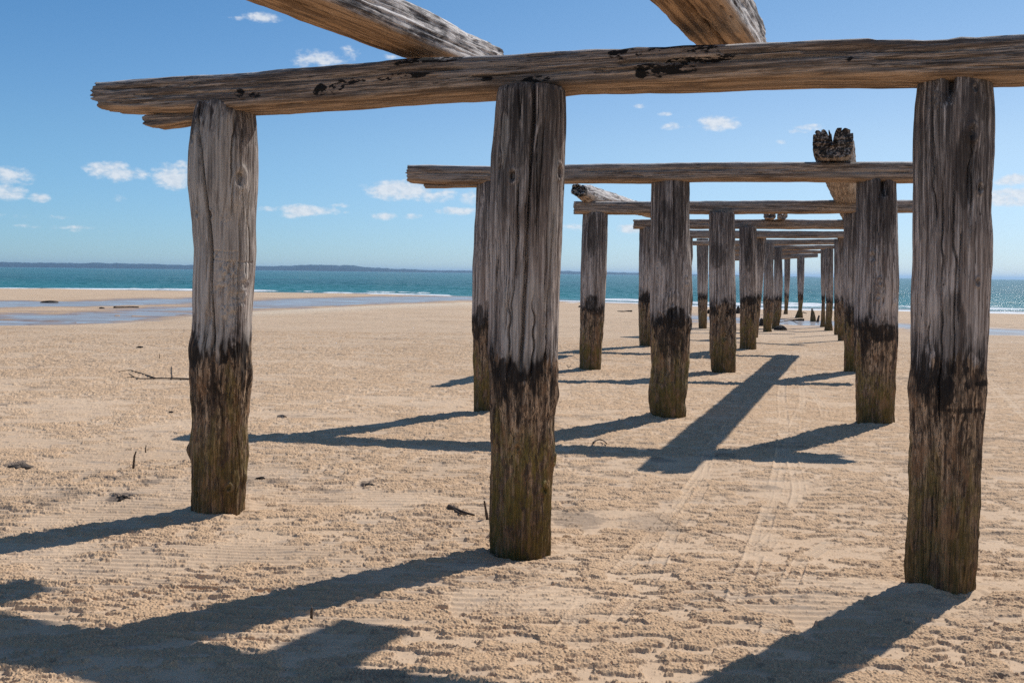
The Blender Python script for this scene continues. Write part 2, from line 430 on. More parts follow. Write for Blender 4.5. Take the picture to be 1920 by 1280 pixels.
POST_BASES = []
def build_beach():
    ys = [1.6]
    while ys[-1] < 130:
        y = ys[-1]
        s = .05 if y < 2.9 else max(.0050, .42 * y * y / 1446)
        ys.append(y + min(s, .9))
    ys = np.array(ys)
    ac = np.linspace(-.66, .66, 1600)
    ext = []
    a = .66; s = .006
    while a < 12: a += s; s *= 1.28; ext.append(a)
    a = np.concatenate([-np.array(ext)[::-1], ac, np.array(ext)])
    nr, nc = len(ys), len(a)
    Y = np.repeat(ys[:, None], nc, 1); X = a[None, :] * Y
    x = X.ravel(); y = Y.ravel()
    z, wet, f = macro(x, y, True)
    nearw = sst(26, 7, y) * (np.abs(x / y) < .68)
    # ----- relief of the surface
    dens_lo = fbm(x * 1.5, y * 2.2, 3, 41)
    clump = fbm(x * 8.5 + 1.2 * vn(x * 2, y * 2, 45), y * 17.0, 4, 43, .62)
    cover = sst(.30, .50, dens_lo + .12 * (x / np.maximum(y, 1) + .25))
    # smooth bare patches
    for px, py, rr in ((1010, 1165, .42), (1790, 1180, .3), (560, 1050, .35), (1600, 1040, .3), (900, 1160, .25), (1830, 1020, .3), (470, 985, .22), (1050, 1035, .22), (1800, 1110, .2)):
        c = flat(px, py); d = np.hypot((x - c[0]), (y - c[1]) * 1.2)
        cover = cover * (1 - .92 * sst(rr, rr * .4, d))
    cl = sst(.46, .54, clump + .11 * (cover - .75)) * (.3 + .7 * cover)
    pel = np.zeros(x.shape); track = np.zeros(x.shape)
    rip_zone = sst(.68, .45, fbm(x * .7 + 9, y * .7, 2, 71) + .32 * sst(-.3, 1.2, x) - .12 * sst(-.5, -3, x))
    m = np.nonzero((y < 24) & (np.abs(x / y) < .68))[0]
    xm, ym = x[m], y[m]
    k = cl[m]
    wx = xm + .012 * (vn(xm * 25, ym * 25, 91) - .5); wy = ym + .012 * (vn(xm * 25, ym * 25, 92) - .5)
    h = .95 * pell(wx, wy, .0120, .0038, .0066, k * 1.3, 201, 1.15)
    h = np.maximum(h, .85 * pell(wx, wy, .020, .005, .0090, k * .6 - .08, 211, 1.3))
    h = np.maximum(h, 1.1 * pell(wx, wy, .0095, .0026, .005, .12 + k * .8, 221))
    mound = .0065 * k * sst(.25, .7, fbm(xm * 13, ym * 26, 3, 95)) + .005 * k
    rip = np.sin((ym + .05 * xm * vn(xm * .3, ym * .3, 3) + .10 * fbm(xm * 1.2, ym * 1.2, 3, 61) + .012 * vn(xm * 6, ym * 6, 8)) * 2 * math.pi / .068)
    rip = (.5 + .5 * rip) ** 1.4
    rz = rip_zone[m] * sst(13, 7, ym)
    h2 = h * (1.0 - .25 * rz) + mound + .0125 * rip * rz * (.4 + .6 * vn(xm * 2.5, ym * 3, 97)) + .004 * (fbm(xm * 30, ym * 30, 3, 99) - .5) + .03 * (fbm(xm * 1.5, ym * 1.8, 3, 96) - .5)
    pel[m] = np.clip(k * .7 + .5 * h / .010, 0, 1)
    rel = np.zeros(x.shape); rel[m] = h2
    # tyre tracks and drag marks
    for pts, w in TRACKS:
        ii, D, S, L = seg_field(x, y, pts, w * 2.2)
        fade = sst(0, .3, S) * sst(0, .3, L - S) * (.30 + .60 * sst(.35, .6, vn(S * 1.3, S * 0 + w * 100, int(w * 1e4)))) * sst(.2, .5, vn(S * 6, D * 20, 77))
        w = w * .85
        ins = sst(w * 1.15, w * .8, np.abs(D)) * fade
        tread = .5 + .5 * np.sin(S * 2 * math.pi / .032 + np.sign(D) * 1.5 + np.abs(D) * 60)
        edge = np.exp(-((np.abs(D) - w * 1.05) / (.16 * w)) ** 2)
        mid = np.exp(-(D / (.13 * w)) ** 2)
        rel[ii] = rel[ii] * (1 - .62 * ins) + ins * (-.003 + .006 * tread) + fade * (.009 * edge) + .004 * mid * fade
        pel[ii] *= (1 - .42 * ins); track[ii] = np.maximum(track[ii], ins)
    for pts in GROOVES:
        ii, D, S, L = seg_field(x, y, pts, .05)
        fade = sst(0, .15, S) * sst(0, .15, L - S)
        wob = .006 * (vn(S * 8, S * 0, 5) - .5)
        rel[ii] += fade * (-.013 * np.exp(-((D + wob) / .008) ** 2) + .006 * np.exp(-((np.abs(D + wob) - .018) / .008) ** 2))
    for bx, by, r in POST_BASES:
        d = np.hypot(x - bx, y - by)
        ring = np.exp(-((d - r * 1.05) / (r * .55)) ** 2)
        rel = rel * (1 - .45 * ring * (d < r * 3)) + ring * (.075 * (fbm(x * 4.5, y * 4.5, 3, 4) - .46) + .012 * (fbm(x * 22, y * 22, 2, 9) - .5))
    rel *= sst(26, 17, y)
    z = z + rel * (1 - .9 * wet)
    dirt = sst(.66, .78, fbm(x * 2.3, y * 4.5, 4, 131, .6)) * .45 * sst(.4, .55, fbm(x * .5, y * .6, 2, 133)) + .55 * (hsh(np.floor(x / .03), np.floor(y / .03), 5) > .975) * pel
    for px, py, sx, sy, kk in ((455, 905, .16, .14, .5), (690, 908, .06, .05, .8), (225, 935, .10, .08, .9), (105, 935, .2, .14, .35), (30, 872, .10, .06, .9), (1080, 975, .18, .12, .5), (1740, 890, .2, .15, .3), (280, 905, .09, .06, .7), (1230, 985, .2, .14, .35), (510, 905, .06, .04, .8)):
        c = flat(px, py); d = ((x - c[0]) / sx) ** 2 + ((y - c[1]) / sy / 2) ** 2
        dirt = np.maximum(dirt, kk * sst(1.2, .2, d + 1.2 * (vn(x * 30, y * 45, 17) - .5)))
    dirt *= (y < 40)
    yb = np.interp(x, BERM[:, 0], BERM[:, 1])
    dry = sst(-9, -1, y - yb) * sst(2.5, .5, y - yb) * sst(.02, -.05, x / y) * sst(-.5, -.27, x / y) * .9 + .15 * track
    V = np.stack([x, y, z], 1)
    Q = gridq(nr, nc)
    # plain beach behind and beside the camera
    bx = np.concatenate([-np.geomspace(80, 2, 18), np.linspace(-1.6, 1.6, 9), np.geomspace(2, 80, 18)]); by = np.concatenate([-np.geomspace(60, 1, 14), np.linspace(-.5, 1.9, 9)])
    BX, BY = np.meshgrid(bx, by); n0 = len(V)
    bz = macro(BX.ravel(), np.maximum(BY.ravel(), 1.0)) - .02
    V = np.concatenate([V, np.stack([BX.ravel(), BY.ravel(), bz], 1)])
    Q = np.concatenate([Q, gridq(len(by), len(bx)) + n0])
    pad = lambda v: np.concatenate([v, np.zeros(BX.size)])
    me = make_mesh('sand_beach', V, Q, attrs={'pel': pad(pel), 'wet': pad(wet), 'dry': pad(dry), 'dirt': pad(dirt), 'far': pad(sst(6, 20, y) * (1 - wet))})
    tag(link('sand_beach', me, M_SAND), kind='structure')

# ------------------------------------------------------------------ posts
def build_post(name, prof, Y=None, label='', n_th=64, dz=.02, cracks=(), knots=(), stains=(), pales=(), seed=1, bulge=1.0, extra=None, top_pad=.02, rough=1.0):
    """prof: list of (row, left, right) read off the outline; the last row is where the foot meets the sand"""
    yb, l0, r0 = prof[-1]
    if Y is None:
        g = ground((l0 + r0) / 2, yb)
        rad = (r0 - l0) / 2 / F * g[1]
        Yc = g[1] + rad
    else:
        Yc = Y; g = None
    P = np.array(sorted(prof, key=lambda p: -p[0]), float)      # from foot to top
    mid = (P[:, 1] + P[:, 2]) / 2
    W = np.array([at(mx, yy, Yc) for mx, yy in zip(mid, P[:, 0])])
    cz = W[:, 2]; cxw = W[:, 0]; rw = (P[:, 2] - P[:, 1]) / 2 / F * Yc * np.cos(np.arctan((mid - CX) / F))
    base = np.array([cxw[0], Yc, float(macro(np.array([cxw[0]]), np.array([Yc]))[0])])
    ztop = H + ray(mid[-1], P[-1, 0])[1] * (Yc - .95 * rw[-1]) + (.035 if top_pad else 0)
    zz = np.concatenate([np.arange(base[2] - .25, ztop, dz), [ztop]])
    cxs = np.interp(zz, cz, cxw); rs = np.interp(zz, cz, rw)
    # soften the polyline outline
    kk = max(1, int(.03 / dz)); ker = np.ones(2 * kk + 1) / (2 * kk + 1)
    cxs = np.convolve(np.pad(cxs, kk, 'edge'), ker, 'valid'); rs = np.convolve(np.pad(rs, kk, 'edge'), ker, 'valid')
    th = np.linspace(-math.pi, math.pi, n_th, endpoint=False)
    TH_, ZZ = np.meshgrid(th, zz)
    zr = ZZ - base[2]
    R = np.repeat(rs[:, None], n_th, 1); r_ = float(rs.mean())
    arc = TH_ * r_
    s = seed * 101
    low = (fbm(TH_ * .8 + 5, zr * 1.1, 2, s) - .5)
    front = np.abs(np.sin(TH_))                         # keep the measured outline at the two sides
    R = R * (1 + .12 * low * (1 - front ** 4))
    lowz = sst(1.15, .95, zr + .2 * (vn(TH_ * 3, zr * 2, s + 2) - .5))
    d = np.zeros(R.shape)
    d += rough * (.009 if seed == 1 else .012) * (fbm(arc * 42, zr * 1.4, 4, s + 3, .6) - .5)
    d += rough * .006 * (fbm(arc * 130, zr * 4.5, 3, s + 4, .6) - .5)
    d += rough * lowz * (.022 * (fbm(arc * 24, zr * 5.5, 4, s + 5, .62) - .55) + .008 * (np.abs(fbm(arc * 60, zr * 9, 3, s + 6) - .5) * -2 + .3))
    d += rough * .008 * (fbm(arc * 8, zr * 5, 3, s + 7) - .5)
    # fine drying checks
    ck = fbm(arc * 30 + .6 * vn(arc * 3, zr * 1.2, s + 8), zr * .55, 2, s + 9)
    d -= rough * .022 * sst(.032, 0, np.abs(ck - .5)) * (1 - .6 * lowz) * sst(.45, .6, vn(arc * 9, zr * .9, s + 10))
    def loc(px, py):
        zq = at(px, py, Yc)[2]
        c_ = np.interp(zq, zz, cxs); q = np.interp(zq, zz, rs)
        return math.asin(max(-.99, min(.99, (at(px, py, Yc)[0] - c_) / q))), zq - base[2], q
    if n_th >= 150:
        r2 = np.random.default_rng(900 + seed)
        for _ in range((5 if seed == 1 else 9) if n_th > 300 else 6):
            t0 = r2.uniform(-1.25, 1.25); za = r2.uniform(.75, 2.1); zb_ = za + r2.uniform(.25, 1.1); w = r2.uniform(.0028, .0055); dep = r2.uniform(.015, .04)
            tc = t0 + (.06 * (fbm(zr[:, 0] * 1.6, zr[:, 0] * 0 + t0 * 7, 3, s + 40) - .5) + .015 * (vn(zr[:, 0] * 14, zr[:, 0] * 0 + t0, s + 41) - .5)) / .18
            fd = sst(za, za + .15, zr[:, 0]) * sst(zb_, zb_ - .2, zr[:, 0])
            dist = (TH_ - tc[:, None]) * r_
            d -= dep * fd[:, None] * np.exp(-np.abs(dist / (w * (.5 + .5 * fd[:, None]))) ** 2.2)
    for pts, w, dep in cracks:
        L = np.array([loc(*p)[:2] for p in pts]); L = L[np.argsort(L[:, 1])]
        tc = np.interp(zr[:, 0], L[:, 1], L[:, 0])
        fade = sst(L[0, 1] - .02, L[0, 1] + .12, zr[:, 0]) * sst(L[-1, 1] + .02, L[-1, 1] - .04, zr[:, 0])
        if L[-1, 1] > zr[-1, 0] - .12: fade = sst(L[0, 1] - .02, L[0, 1] + .12, zr[:, 0])
        tc = tc + .02 * (fbm(zr[:, 0] * 9, zr[:, 0] * 0, 3, s + 13) - .5)
        dist = (TH_ - tc[:, None]) * r_
        ww = w * (.55 + .9 * vn(zr[:, 0] * 5, zr[:, 0] * 0 + 2, s + 14))[:, None]
        d -= dep * fade[:, None] * np.exp(-np.abs(dist / ww) ** 2.6)
        d += .004 * fade[:, None] * np.exp(-((np.abs(dist) - ww * 1.8) / (ww * .9)) ** 2)
    for (px, py, rad, hgt, kind) in knots:
        t0, z0, q = loc(px, py); rr = rad / F * Yc
        e = np.sqrt(((TH_ - t0) * q) ** 2 + ((zr - z0) / 1.5) ** 2) / rr
        if kind == 'hole': d -= hgt * sst(1.1, .5, e + .4 * (vn(arc * 90, zr * 60, s + 15) - .5)); d += .006 * np.exp(-((e - 1.5) / .4) ** 2)
        elif kind == 'knob': d += hgt * np.exp(-e * e)
        elif kind == 'knot': d += hgt * np.exp(-(e / 1.1) ** 2) * (1 + .5 * np.cos(e * 7)) - .018 * sst(.5, .2, e)
        elif kind == 'scar': d += hgt * sst(1.3, .7, e + .5 * (vn(arc * 20, zr * 16, s + 16) - .5)) * (fbm(arc * 34, zr * 26, 4, s + 17, .5) - .55) * 2
        elif kind == 'stroke': pass
    if extra is not None: d += extra(TH_, zr, loc, r_, Yc)
    st = np.zeros(R.shape); pl = np.zeros(R.shape)
    for lst, arr in ((stains, st), (pales, pl)):
        for (px, py, sx, sy, k) in lst:
            t0, z0, q = loc(px, py); ax_, az_ = sx / F * Yc, sy / F * Yc
            e = (((TH_ - t0) * q) / ax_) ** 2 + ((zr - z0) / az_) ** 2 + 1.1 * (fbm(arc * 45, zr * 7, 3, s + 18) - .5)
            np.maximum(arr, k * sst(1.15, .75, e), out=arr)
    R = R + d
    topn = (zz[-1] - ZZ)
    R = R * (1 - .03 * sst(.03, 0, topn))
    X = cxs[:, None] + R * np.sin(TH_); Yy = Yc - bulge * R * np.cos(TH_)
    V = np.stack([X - base[0], Yy - base[1], ZZ - base[2]], -1).reshape(-1, 3)
    nr, nc = R.shape
    Q = gridq(nr, nc, True)
    top = np.array([[cxs[-1] - base[0], 0, zz[-1] - base[2]], [cxs[0] - base[0], 0, zz[0] - base[2]]])
    n0 = len(V); V = np.concatenate([V, top])
    c = np.arange(nc); lr = (nr - 1) * nc
    Tt = np.concatenate([np.stack([lr + c, lr + (c + 1) % nc, np.full(nc, n0)], 1), np.stack([(c + 1) % nc, c, np.full(nc, n0 + 1)], 1)])
    me = make_mesh(name, V, Q, Tt, {'stain': np.append(st.ravel(), [0, 0]), 'pale': np.append(pl.ravel(), [0, 0])})
    o = link(name, me, M_POST, loc=base)
    tag(o, label, 'post', 'timber piles of the ruined jetty')
    POST_BASES.append((base[0], base[1], float(rs[len(rs) // 12])))
    return dict(o=o, base=base, Yc=Yc, top=ztop, x_top=cxs[-1], r=float(rs[-1]))

def carve(TH_, zr, loc, r_, Yc):                         # hand-cut numerals
    d = np.zeros(TH_.shape)
    strokes = [((416, 472), (432, 472)), ((437, 473), (440, 489)), ((446, 474), (446, 489)), ((451, 474), (451, 490)), ((457, 474), (457, 490)), ((437, 473), (459, 473)), ((419, 488), (434, 489)), ((440, 491), (478, 493)),
               ((417, 473), (426, 481)), ((426, 473), (417, 488))]
    for a, b in strokes:
        t0, z0, q = loc(*a); t1, z1, _ = loc(*b)
        ax, bx = t0 * r_, t1 * r_; px = TH_ * r_
        ex, ez = bx - ax, z1 - z0
        t = np.clip(((px - ax) * ex + (zr - z0) * ez) / (ex * ex + ez * ez + 1e-9), 0, 1)
        dd = np.hypot(px - ax - t * ex, zr - z0 - t * ez)
        d -= .007 * np.exp(-(dd / .0045) ** 2)
    return d

# ------------------------------------------------------------------ timbers laid flat
def build_timber(name, A, B, prof, D, label, cat, group, n_ph=56, ds=.02, p=.42, jag0=.0, jag1=.0, cracks=(), stains=(), seed=1, weather=0.0, weather_side=0.0, top_w=.8, under=.6, rough=1.0, parent=None, notch=()):
    """A, B: plan ends of the centre line; prof: (s, bottom z, top z) along it; D: breadth"""
    A = np.array(A, float); B = np.array(B, float)
    L = np.hypot(*(B - A)); ang = math.atan2(B[1] - A[1], B[0] - A[0])
    P = np.array(prof, float)
    s = np.concatenate([np.arange(0, L, ds), [L]])
    zb = np.interp(s, P[:, 0], P[:, 1]); zt = np.interp(s, P[:, 0], P[:, 2])
    Ds = np.interp(s, [q[0] for q in D], [q[1] for q in D]) if isinstance(D, (list, tuple)) else np.full(s.shape, D)
    ph = np.linspace(-math.pi, math.pi, 4001)
    c, sn = np.cos(ph), np.sin(ph)
    uy = np.sign(c) * np.abs(c) ** p; uz = np.sign(sn) * np.abs(sn) ** p
    al = np.concatenate([[0], np.cumsum(np.hypot(np.diff(uy), np.diff(uz)))])
    tt = np.linspace(0, al[-1], n_ph, endpoint=False)
    uy, uz = np.interp(tt, al, uy), np.interp(tt, al, uz)
    S = np.repeat(s[:, None], n_ph, 1)
    hy = Ds[:, None] / 2; hz = ((zt - zb) / 2)[:, None]; mz = ((zt + zb) / 2)[:, None]
    Yl = uy[None, :] * hy; Zl = uz[None, :] * hz
    per = np.cumsum(np.hypot(np.diff(uy, append=uy[0]), np.diff(uz, append=uz[0]))) * .15
    AR = np.repeat(per[None, :], len(s), 0)
    k = seed * 131
    d = rough * (.012 * (fbm(S * 1.6, AR * 46, 4, k, .6) - .5) + .006 * (fbm(S * 5, AR * 120, 3, k + 1, .6) - .5) + .016 * (fbm(S * 2.6, AR * 7, 3, k + 2) - .5))
    ck = fbm(S * .6, AR * 26 + .5 * vn(S * 1.1, AR * 3, k + 3), 2, k + 4)
    d -= rough * .016 * sst(.03, 0, np.abs(ck - .5)) * sst(.42, .6, vn(S * .9, AR * 8, k + 5))
    for (s0, s1, vy, vz, w, dep) in cracks:                 # split running along the timber at a place on its girth
        tgt = np.hypot(Yl / hy - vy, Zl / hz - vz) * np.minimum(hy, hz)
        d -= dep * sst(s0 - .02, s0 + .03, S) * sst(s1 + .05, s1 - .25, S) * np.exp(-((tgt + .008 * (vn(S * 7, S * 0, k + 7) - .5)) / w) ** 2)
    nrm = np.sqrt((uy * .6) ** 2 + (uz * .6) ** 2)[None, :]
    ny = uy[None, :] / np.maximum(nrm, .3) * .6; nz = uz[None, :] / np.maximum(nrm, .3) * .6
    Yl = Yl + d * ny; Zl = Zl + d * nz
    hy0, hz0, hy1, hz1 = hy[0, 0], hz[0, 0], hy[-1, 0], hz[-1, 0]
    def jag(uy_, uz_, hy_, hz_, j, k_):
        yy, zz_ = uy_ * hy_, uz_ * hz_
        return j * (.6 * vn(yy * 5 + 3, zz_ * 40 + 7, k_) + .75 * np.round(vn(yy * 12, zz_ * 75, k_ + 1) * 3) / 3 + .35 * vn(yy * 3, zz_ * 8, k_ + 2))
    e0 = jag(uy[None, :], uz[None, :], hy0, hz0, jag0, k + 8)
    e1 = jag(uy[None, :], uz[None, :], hy1, hz1, jag1, k + 10)
    X = np.maximum(S, e0); X = np.minimum(X, L - e1)
    st = np.zeros(S.shape)
    for (s0, zf, ss, sz, kk) in stains:                       # zf: -1 bottom .. 1 top, front face
        e = ((S - s0) / ss) ** 2 + ((Zl / hz - zf) / sz) ** 2 + 1.3 * (fbm(S * 14, AR * 30, 4, k + 12) - .5)
        np.maximum(st, kk * sst(1.2, .6, e) * (uy[None, :] * np.sign(-1) > -2), out=st)
    we = np.clip(weather * np.ones(S.shape) + weather_side * sst(-.2, -.7, uy[None, :]) + top_w * sst(.75, .98, uz[None, :]), 0, 1)
    un = under * sst(-.55, -.9, uz[None, :]) * np.ones(S.shape)
    mid = np.array([(A[0] + B[0]) / 2, (A[1] + B[1]) / 2, float(np.mean(zb))])
    V = np.stack([X - L / 2, Yl, Zl + mz - mid[2]], -1).reshape(-1, 3)
    nr, nc = S.shape
    Q = gridq(nr, nc, True)
    cc = np.arange(nc); lr = (nr - 1) * nc; extra_q = []; Tl = []
    n_in = 0
    for end in (0, 1):                                   # broken end grain: rings shrinking to the heart
        row = 0 if end == 0 else nr - 1
        prev = row * nc + cc
        h_y, h_z = (hy0, hz0) if end == 0 else (hy1, hz1)
        for f in (.86, .70, .52, .34, .16):
            ex = jag(uy * f, uz * f, h_y, h_z, jag0 if end == 0 else jag1, k + (8 if end == 0 else 10)) + .3 * (jag0 if end == 0 else jag1) * (1 - f)
            xx = (ex if end == 0 else L - ex) - L / 2
            ring = np.stack([xx, Yl[row] * f, Zl[row] * f + mz[row, 0] - mid[2]], -1)
            base_i = len(V); V = np.concatenate([V, ring]); cur = base_i + cc; n_in += nc
            q = np.stack([cur, np.roll(cur, -1), np.roll(prev, -1), prev], 1)
            extra_q.append(q if end == 0 else q[:, ::-1]); prev = cur
        V = np.concatenate([V, ring.mean(0)[None, :]]); n_in += 1
        t3 = np.stack([prev, np.roll(prev, -1), np.full(nc, len(V) - 1)], 1)
        Tl.append(t3[:, ::-1] if end == 0 else t3)
    Tt = np.concatenate(Tl); Q = np.concatenate([Q] + extra_q)
    edge_st = float(st[0].mean())
    ap = lambda v: np.append(v.ravel(), np.full(n_in, float(v[0].mean())))
    me = make_mesh(name, V, Q[:, ::-1], Tt, {'stain': ap(st), 'weather': ap(we), 'under': ap(un)})
    o = link(name, me, M_BEAM, loc=mid, rz=ang)
    if parent is None: tag(o, label, cat, group)
    else:
        o.parent = parent; o.matrix_parent_inverse = parent.matrix_basis.inverted()
    return o

def beam_px(name, pts, x0, Y0, x1, Y1, D, label, **kw):
    """crossbeam whose front face runs from depth Y0 at column x0 to Y1 at column x1"""
    def plan(px):
        # point of the front line seen in column px
        a = ray(px, 300)[0]
        p0 = np.array([ray(x0, 300)[0] * Y0, Y0]); p1 = np.array([ray(x1, 300)[0] * Y1, Y1])
        d = p1 - p0
        t = (a * p0[1] - p0[0]) / (d[0] - a * d[1])
        return p0 + t * d
    A = plan(pts[0][0]); B = plan(pts[-1][0])
    u = (B - A) / np.hypot(*(B - A)); nv = np.array([-u[1], u[0]])          # away from the camera
    prof = []
    for px, yt, yb in pts:
        q = plan(px); s = float(np.dot(q - A, u))
        zt = H + ray(px, yt)[1] * (q[1] + .04); zb = H + ray(px, yb)[1] * (q[1] + D * .9)
        prof.append((s, zb, zt))
    sx = lambda px: float(np.dot(plan(px) - A, u))
    st = [(sx(a), zf, w / F * A[1], sz, k) for a, zf, w, sz, k in kw.pop('stain_px', [])]
    ck = [(sx(a), sx(b), vy, vz, w, dep) for a, b, vy, vz, w, dep in kw.pop('crack_px', [])]
    o = build_timber(name, A + nv * D / 2, B + nv * D / 2, prof, D, label, 'beam', 'crossbeams on the jetty piles', stains=st, cracks=ck, **kw)
    return o, prof, (A, u, sx)

# ---- front row
FR = dict(n_th=400, dz=.006)
L1 = build_post('timber_post', [(198, 367, 479), (240, 359, 483), (280, 354, 485.6), (350, 353, 484.7), (420, 361, 480), (470, 364, 481), (520, 362, 478), (600, 361, 472), (625, 359, 472), (650, 353, 471), (680, 355.6, 473), (705, 356, 475),
    (730, 359, 470), (790, 362.5, 465), (830, 359, 464.7), (900, 361.5, 462.5), (970, 360, 457)], label='front timber pile furthest left, carved, with a scarred grey face and mossy foot',
    cracks=[([(388, 215), (388, 250), (395, 290), (403, 350), (410, 420), (414, 500), (415, 560), (420, 655)], .0085, .06), ([(466, 245), (464, 320), (468, 420)], .004, .015), ([(455, 700), (452, 790), (455, 880)], .004, .012)],
    knots=[(464, 338, 9, .03, 'hole'), (387, 242, 7, .02, 'hole'), (377, 268, 4, .012, 'hole'), (412, 405, 4, .015, 'hole'), (384, 404, 4, .015, 'hole'), (440, 232, 6, .006, 'knob'), (455, 375, 12, .012, 'knob'), (440, 412, 9, .012, 'scar'), (452, 540, 30, .015, 'scar'), (445, 510, 17, .012, 'scar'),
           (446, 590, 16, .014, 'scar'), (357, 842, 10, .03, 'knob'), (460, 893, 8, .02, 'knob'), (440, 905, 6, .014, 'knot'), (472, 700, 12, .012, 'knob'), (384, 918, 4, .012, 'hole')],
    stains=[(372, 655, 22, 36, 1), (432, 662, 12, 18, 1), (380, 300, 14, 70, .5), (400, 225, 30, 22, .6)], pales=[(422, 430, 75, 215, .75), (450, 540, 28, 45, .75), (470, 590, 12, 60, .5), (475, 420, 10, 100, .4)], seed=1, extra=carve, **FR)
M1 = build_post('timber_post', [(168, 932, 1060), (220, 928, 1061), (300, 921, 1059), (400, 917, 1055.5), (500, 919, 1051), (560, 916, 1048), (620, 916, 1047), (660, 914.6, 1045), (706, 917.5, 1044.7), (765, 919.6, 1044), (785, 920, 1039), (850, 921, 1038.6),
    (900, 920, 1035), (980, 918.6, 1032.5), (1045, 918.6, 1030)], label='middle pile of the front row, split down its length, dark stained above',
    cracks=[([(999, 165), (1000, 240), (995, 300), (990, 400), (985, 520), (980, 620), (976, 695)], .0075, .06), ([(1038, 400), (1033, 470), (1026, 600), (1022, 692)], .0055, .035), ([(933, 480), (927, 560), (926, 680)], .005, .025), ([(936, 300), (932, 420), (934, 500)], .004, .018)],
    knots=[(960, 336, 6, .03, 'hole'), (1047, 326, 7, .03, 'hole'), (1019, 906, 9, .018, 'knot'), (1021, 911, 4, .03, 'hole'), (1036, 858, 8, .016, 'knot'), (970, 828, 6, .01, 'knot'), (1044, 740, 10, .012, 'knob')],
    stains=[(945, 680, 9, 16, 1), (975, 688, 26, 20, 1), (1003, 685, 14, 14, 1), (1007, 330, 9, 90, .8), (952, 300, 12, 120, .55), (975, 250, 22, 70, .6), (935, 720, 14, 40, .7), (960, 710, 12, 16, .8)],
    pales=[(945, 270, 11, 50, .5), (1034, 430, 10, 160, .65), (985, 600, 55, 80, .5)], seed=2, **FR)
R1 = build_post('timber_post', [(148, 1720, 1859), (200, 1714, 1864), (260, 1711, 1864), (360, 1712, 1858), (400, 1712, 1857.5), (440, 1711, 1861.6), (500, 1711, 1859), (560, 1708, 1855.7), (620, 1709, 1852.6), (690, 1706.7, 1848), (715, 1703, 1847.5), (738, 1701.4, 1847),
    (780, 1705.5, 1843), (860, 1704.7, 1838.7), (960, 1702.7, 1834), (1060, 1696.6, 1828.6), (1113, 1697, 1827)], label='right-hand pile of the front row, thickest in view, notched top, olive mossy foot',
    cracks=[([(1757, 140), (1755, 170), (1751, 208)], .016, .09), ([(1771, 430), (1768, 520), (1765, 600)], .004, .022), ([(1838, 200), (1833, 330), (1828, 480), (1822, 640)], .0045, .025), ([(1795, 300), (1790, 390), (1782, 470)], .004, .018), ([(1735, 170), (1731, 240), (1733, 300)], .004, .02)],
    knots=[(1790, 258, 13, .012, 'knot'), (1807, 358, 5, .03, 'hole'), (1801, 528, 4, .02, 'hole'), (1735, 190, 16, .012, 'scar'), (1795, 178, 4, .012, 'hole')],
    stains=[(1716, 712, 12, 22, 1), (1746, 728, 18, 30, 1), (1738, 715, 8, 26, 1), (1784, 712, 8, 9, 1), (1815, 712, 22, 6, 1), (1775, 760, 50, 5, .9), (1838, 728, 10, 14, .9), (1755, 620, 26, 80, .55), (1782, 655, 10, 50, .5), (1780, 320, 22, 70, .6), (1720, 330, 8, 120, .6), (1815, 200, 25, 40, .5), (1735, 270, 10, 90, .4)], seed=3, **FR)
# ---- second row
SR = dict(n_th=160, dz=.010)
L2 = build_post('timber_post', [(346, 894, 954), (400, 891, 954), (500, 886, 950), (600, 885, 947), (640, 887, 946), (700, 888, 946), (775, 888.7, 944)], label='pile of the second row half hidden behind the split front pile', seed=4, stains=[(893, 615, 14, 22, .9), (900, 590, 8, 20, .8)], **SR)
M2 = build_post('timber_post', [(340, 1221, 1293), (400, 1220, 1293), (450, 1219.5, 1293.6), (500, 1220, 1296.6), (540, 1219.5, 1297), (580, 1218.5, 1294), (610, 1218, 1294), (640, 1219.5, 1293), (690, 1222, 1290.5), (730, 1215.6, 1288.7), (750, 1215, 1284), (770, 1219, 1287.6), (785, 1223, 1285.7)],
    label='second-row pile with a knotty black tide band and a crooked narrowed foot', seed=5, cracks=[([(1257, 335), (1257, 400), (1256, 480)], .006, .03)],
    knots=[(1255, 575, 18, .02, 'knot'), (1288, 605, 9, .022, 'knot'), (1281, 526, 6, .016, 'knot'), (1234, 600, 10, .012, 'scar')], stains=[(1250, 602, 34, 12, 1), (1262, 588, 18, 16, 1), (1240, 640, 12, 28, .8), (1265, 640, 12, 24, .8), (1240, 440, 16, 60, .6), (1268, 400, 14, 60, .6)], **SR)
R2 = build_post('timber_post', [(341, 1605.5, 1681), (385, 1605, 1682), (450, 1606, 1683), (530, 1603, 1686), (600, 1600, 1683.5), (650, 1602, 1683), (690, 1604.5, 1679.5), (740, 1604, 1677), (799, 1605, 1676)], label='second-row pile with a black notch in its top and arched black tide mark', seed=6,
    cracks=[([(1644, 335), (1645, 355), (1643, 374)], .03, .09), ([(1628, 420), (1625, 520), (1627, 600)], .005, .02)], knots=[(1635, 527, 6, .016, 'knot'), (1624, 482, 5, .025, 'hole'), (1664, 566, 5, .012, 'knob'), (1632, 555, 3, .02, 'hole')],
    stains=[(1643, 622, 26, 18, 1), (1676, 630, 8, 22, .9), (1612, 640, 8, 28, .9), (1645, 356, 8, 18, 1), (1640, 400, 30, 60, .5)], **SR)  # one entry blackens the hollow of the top notch
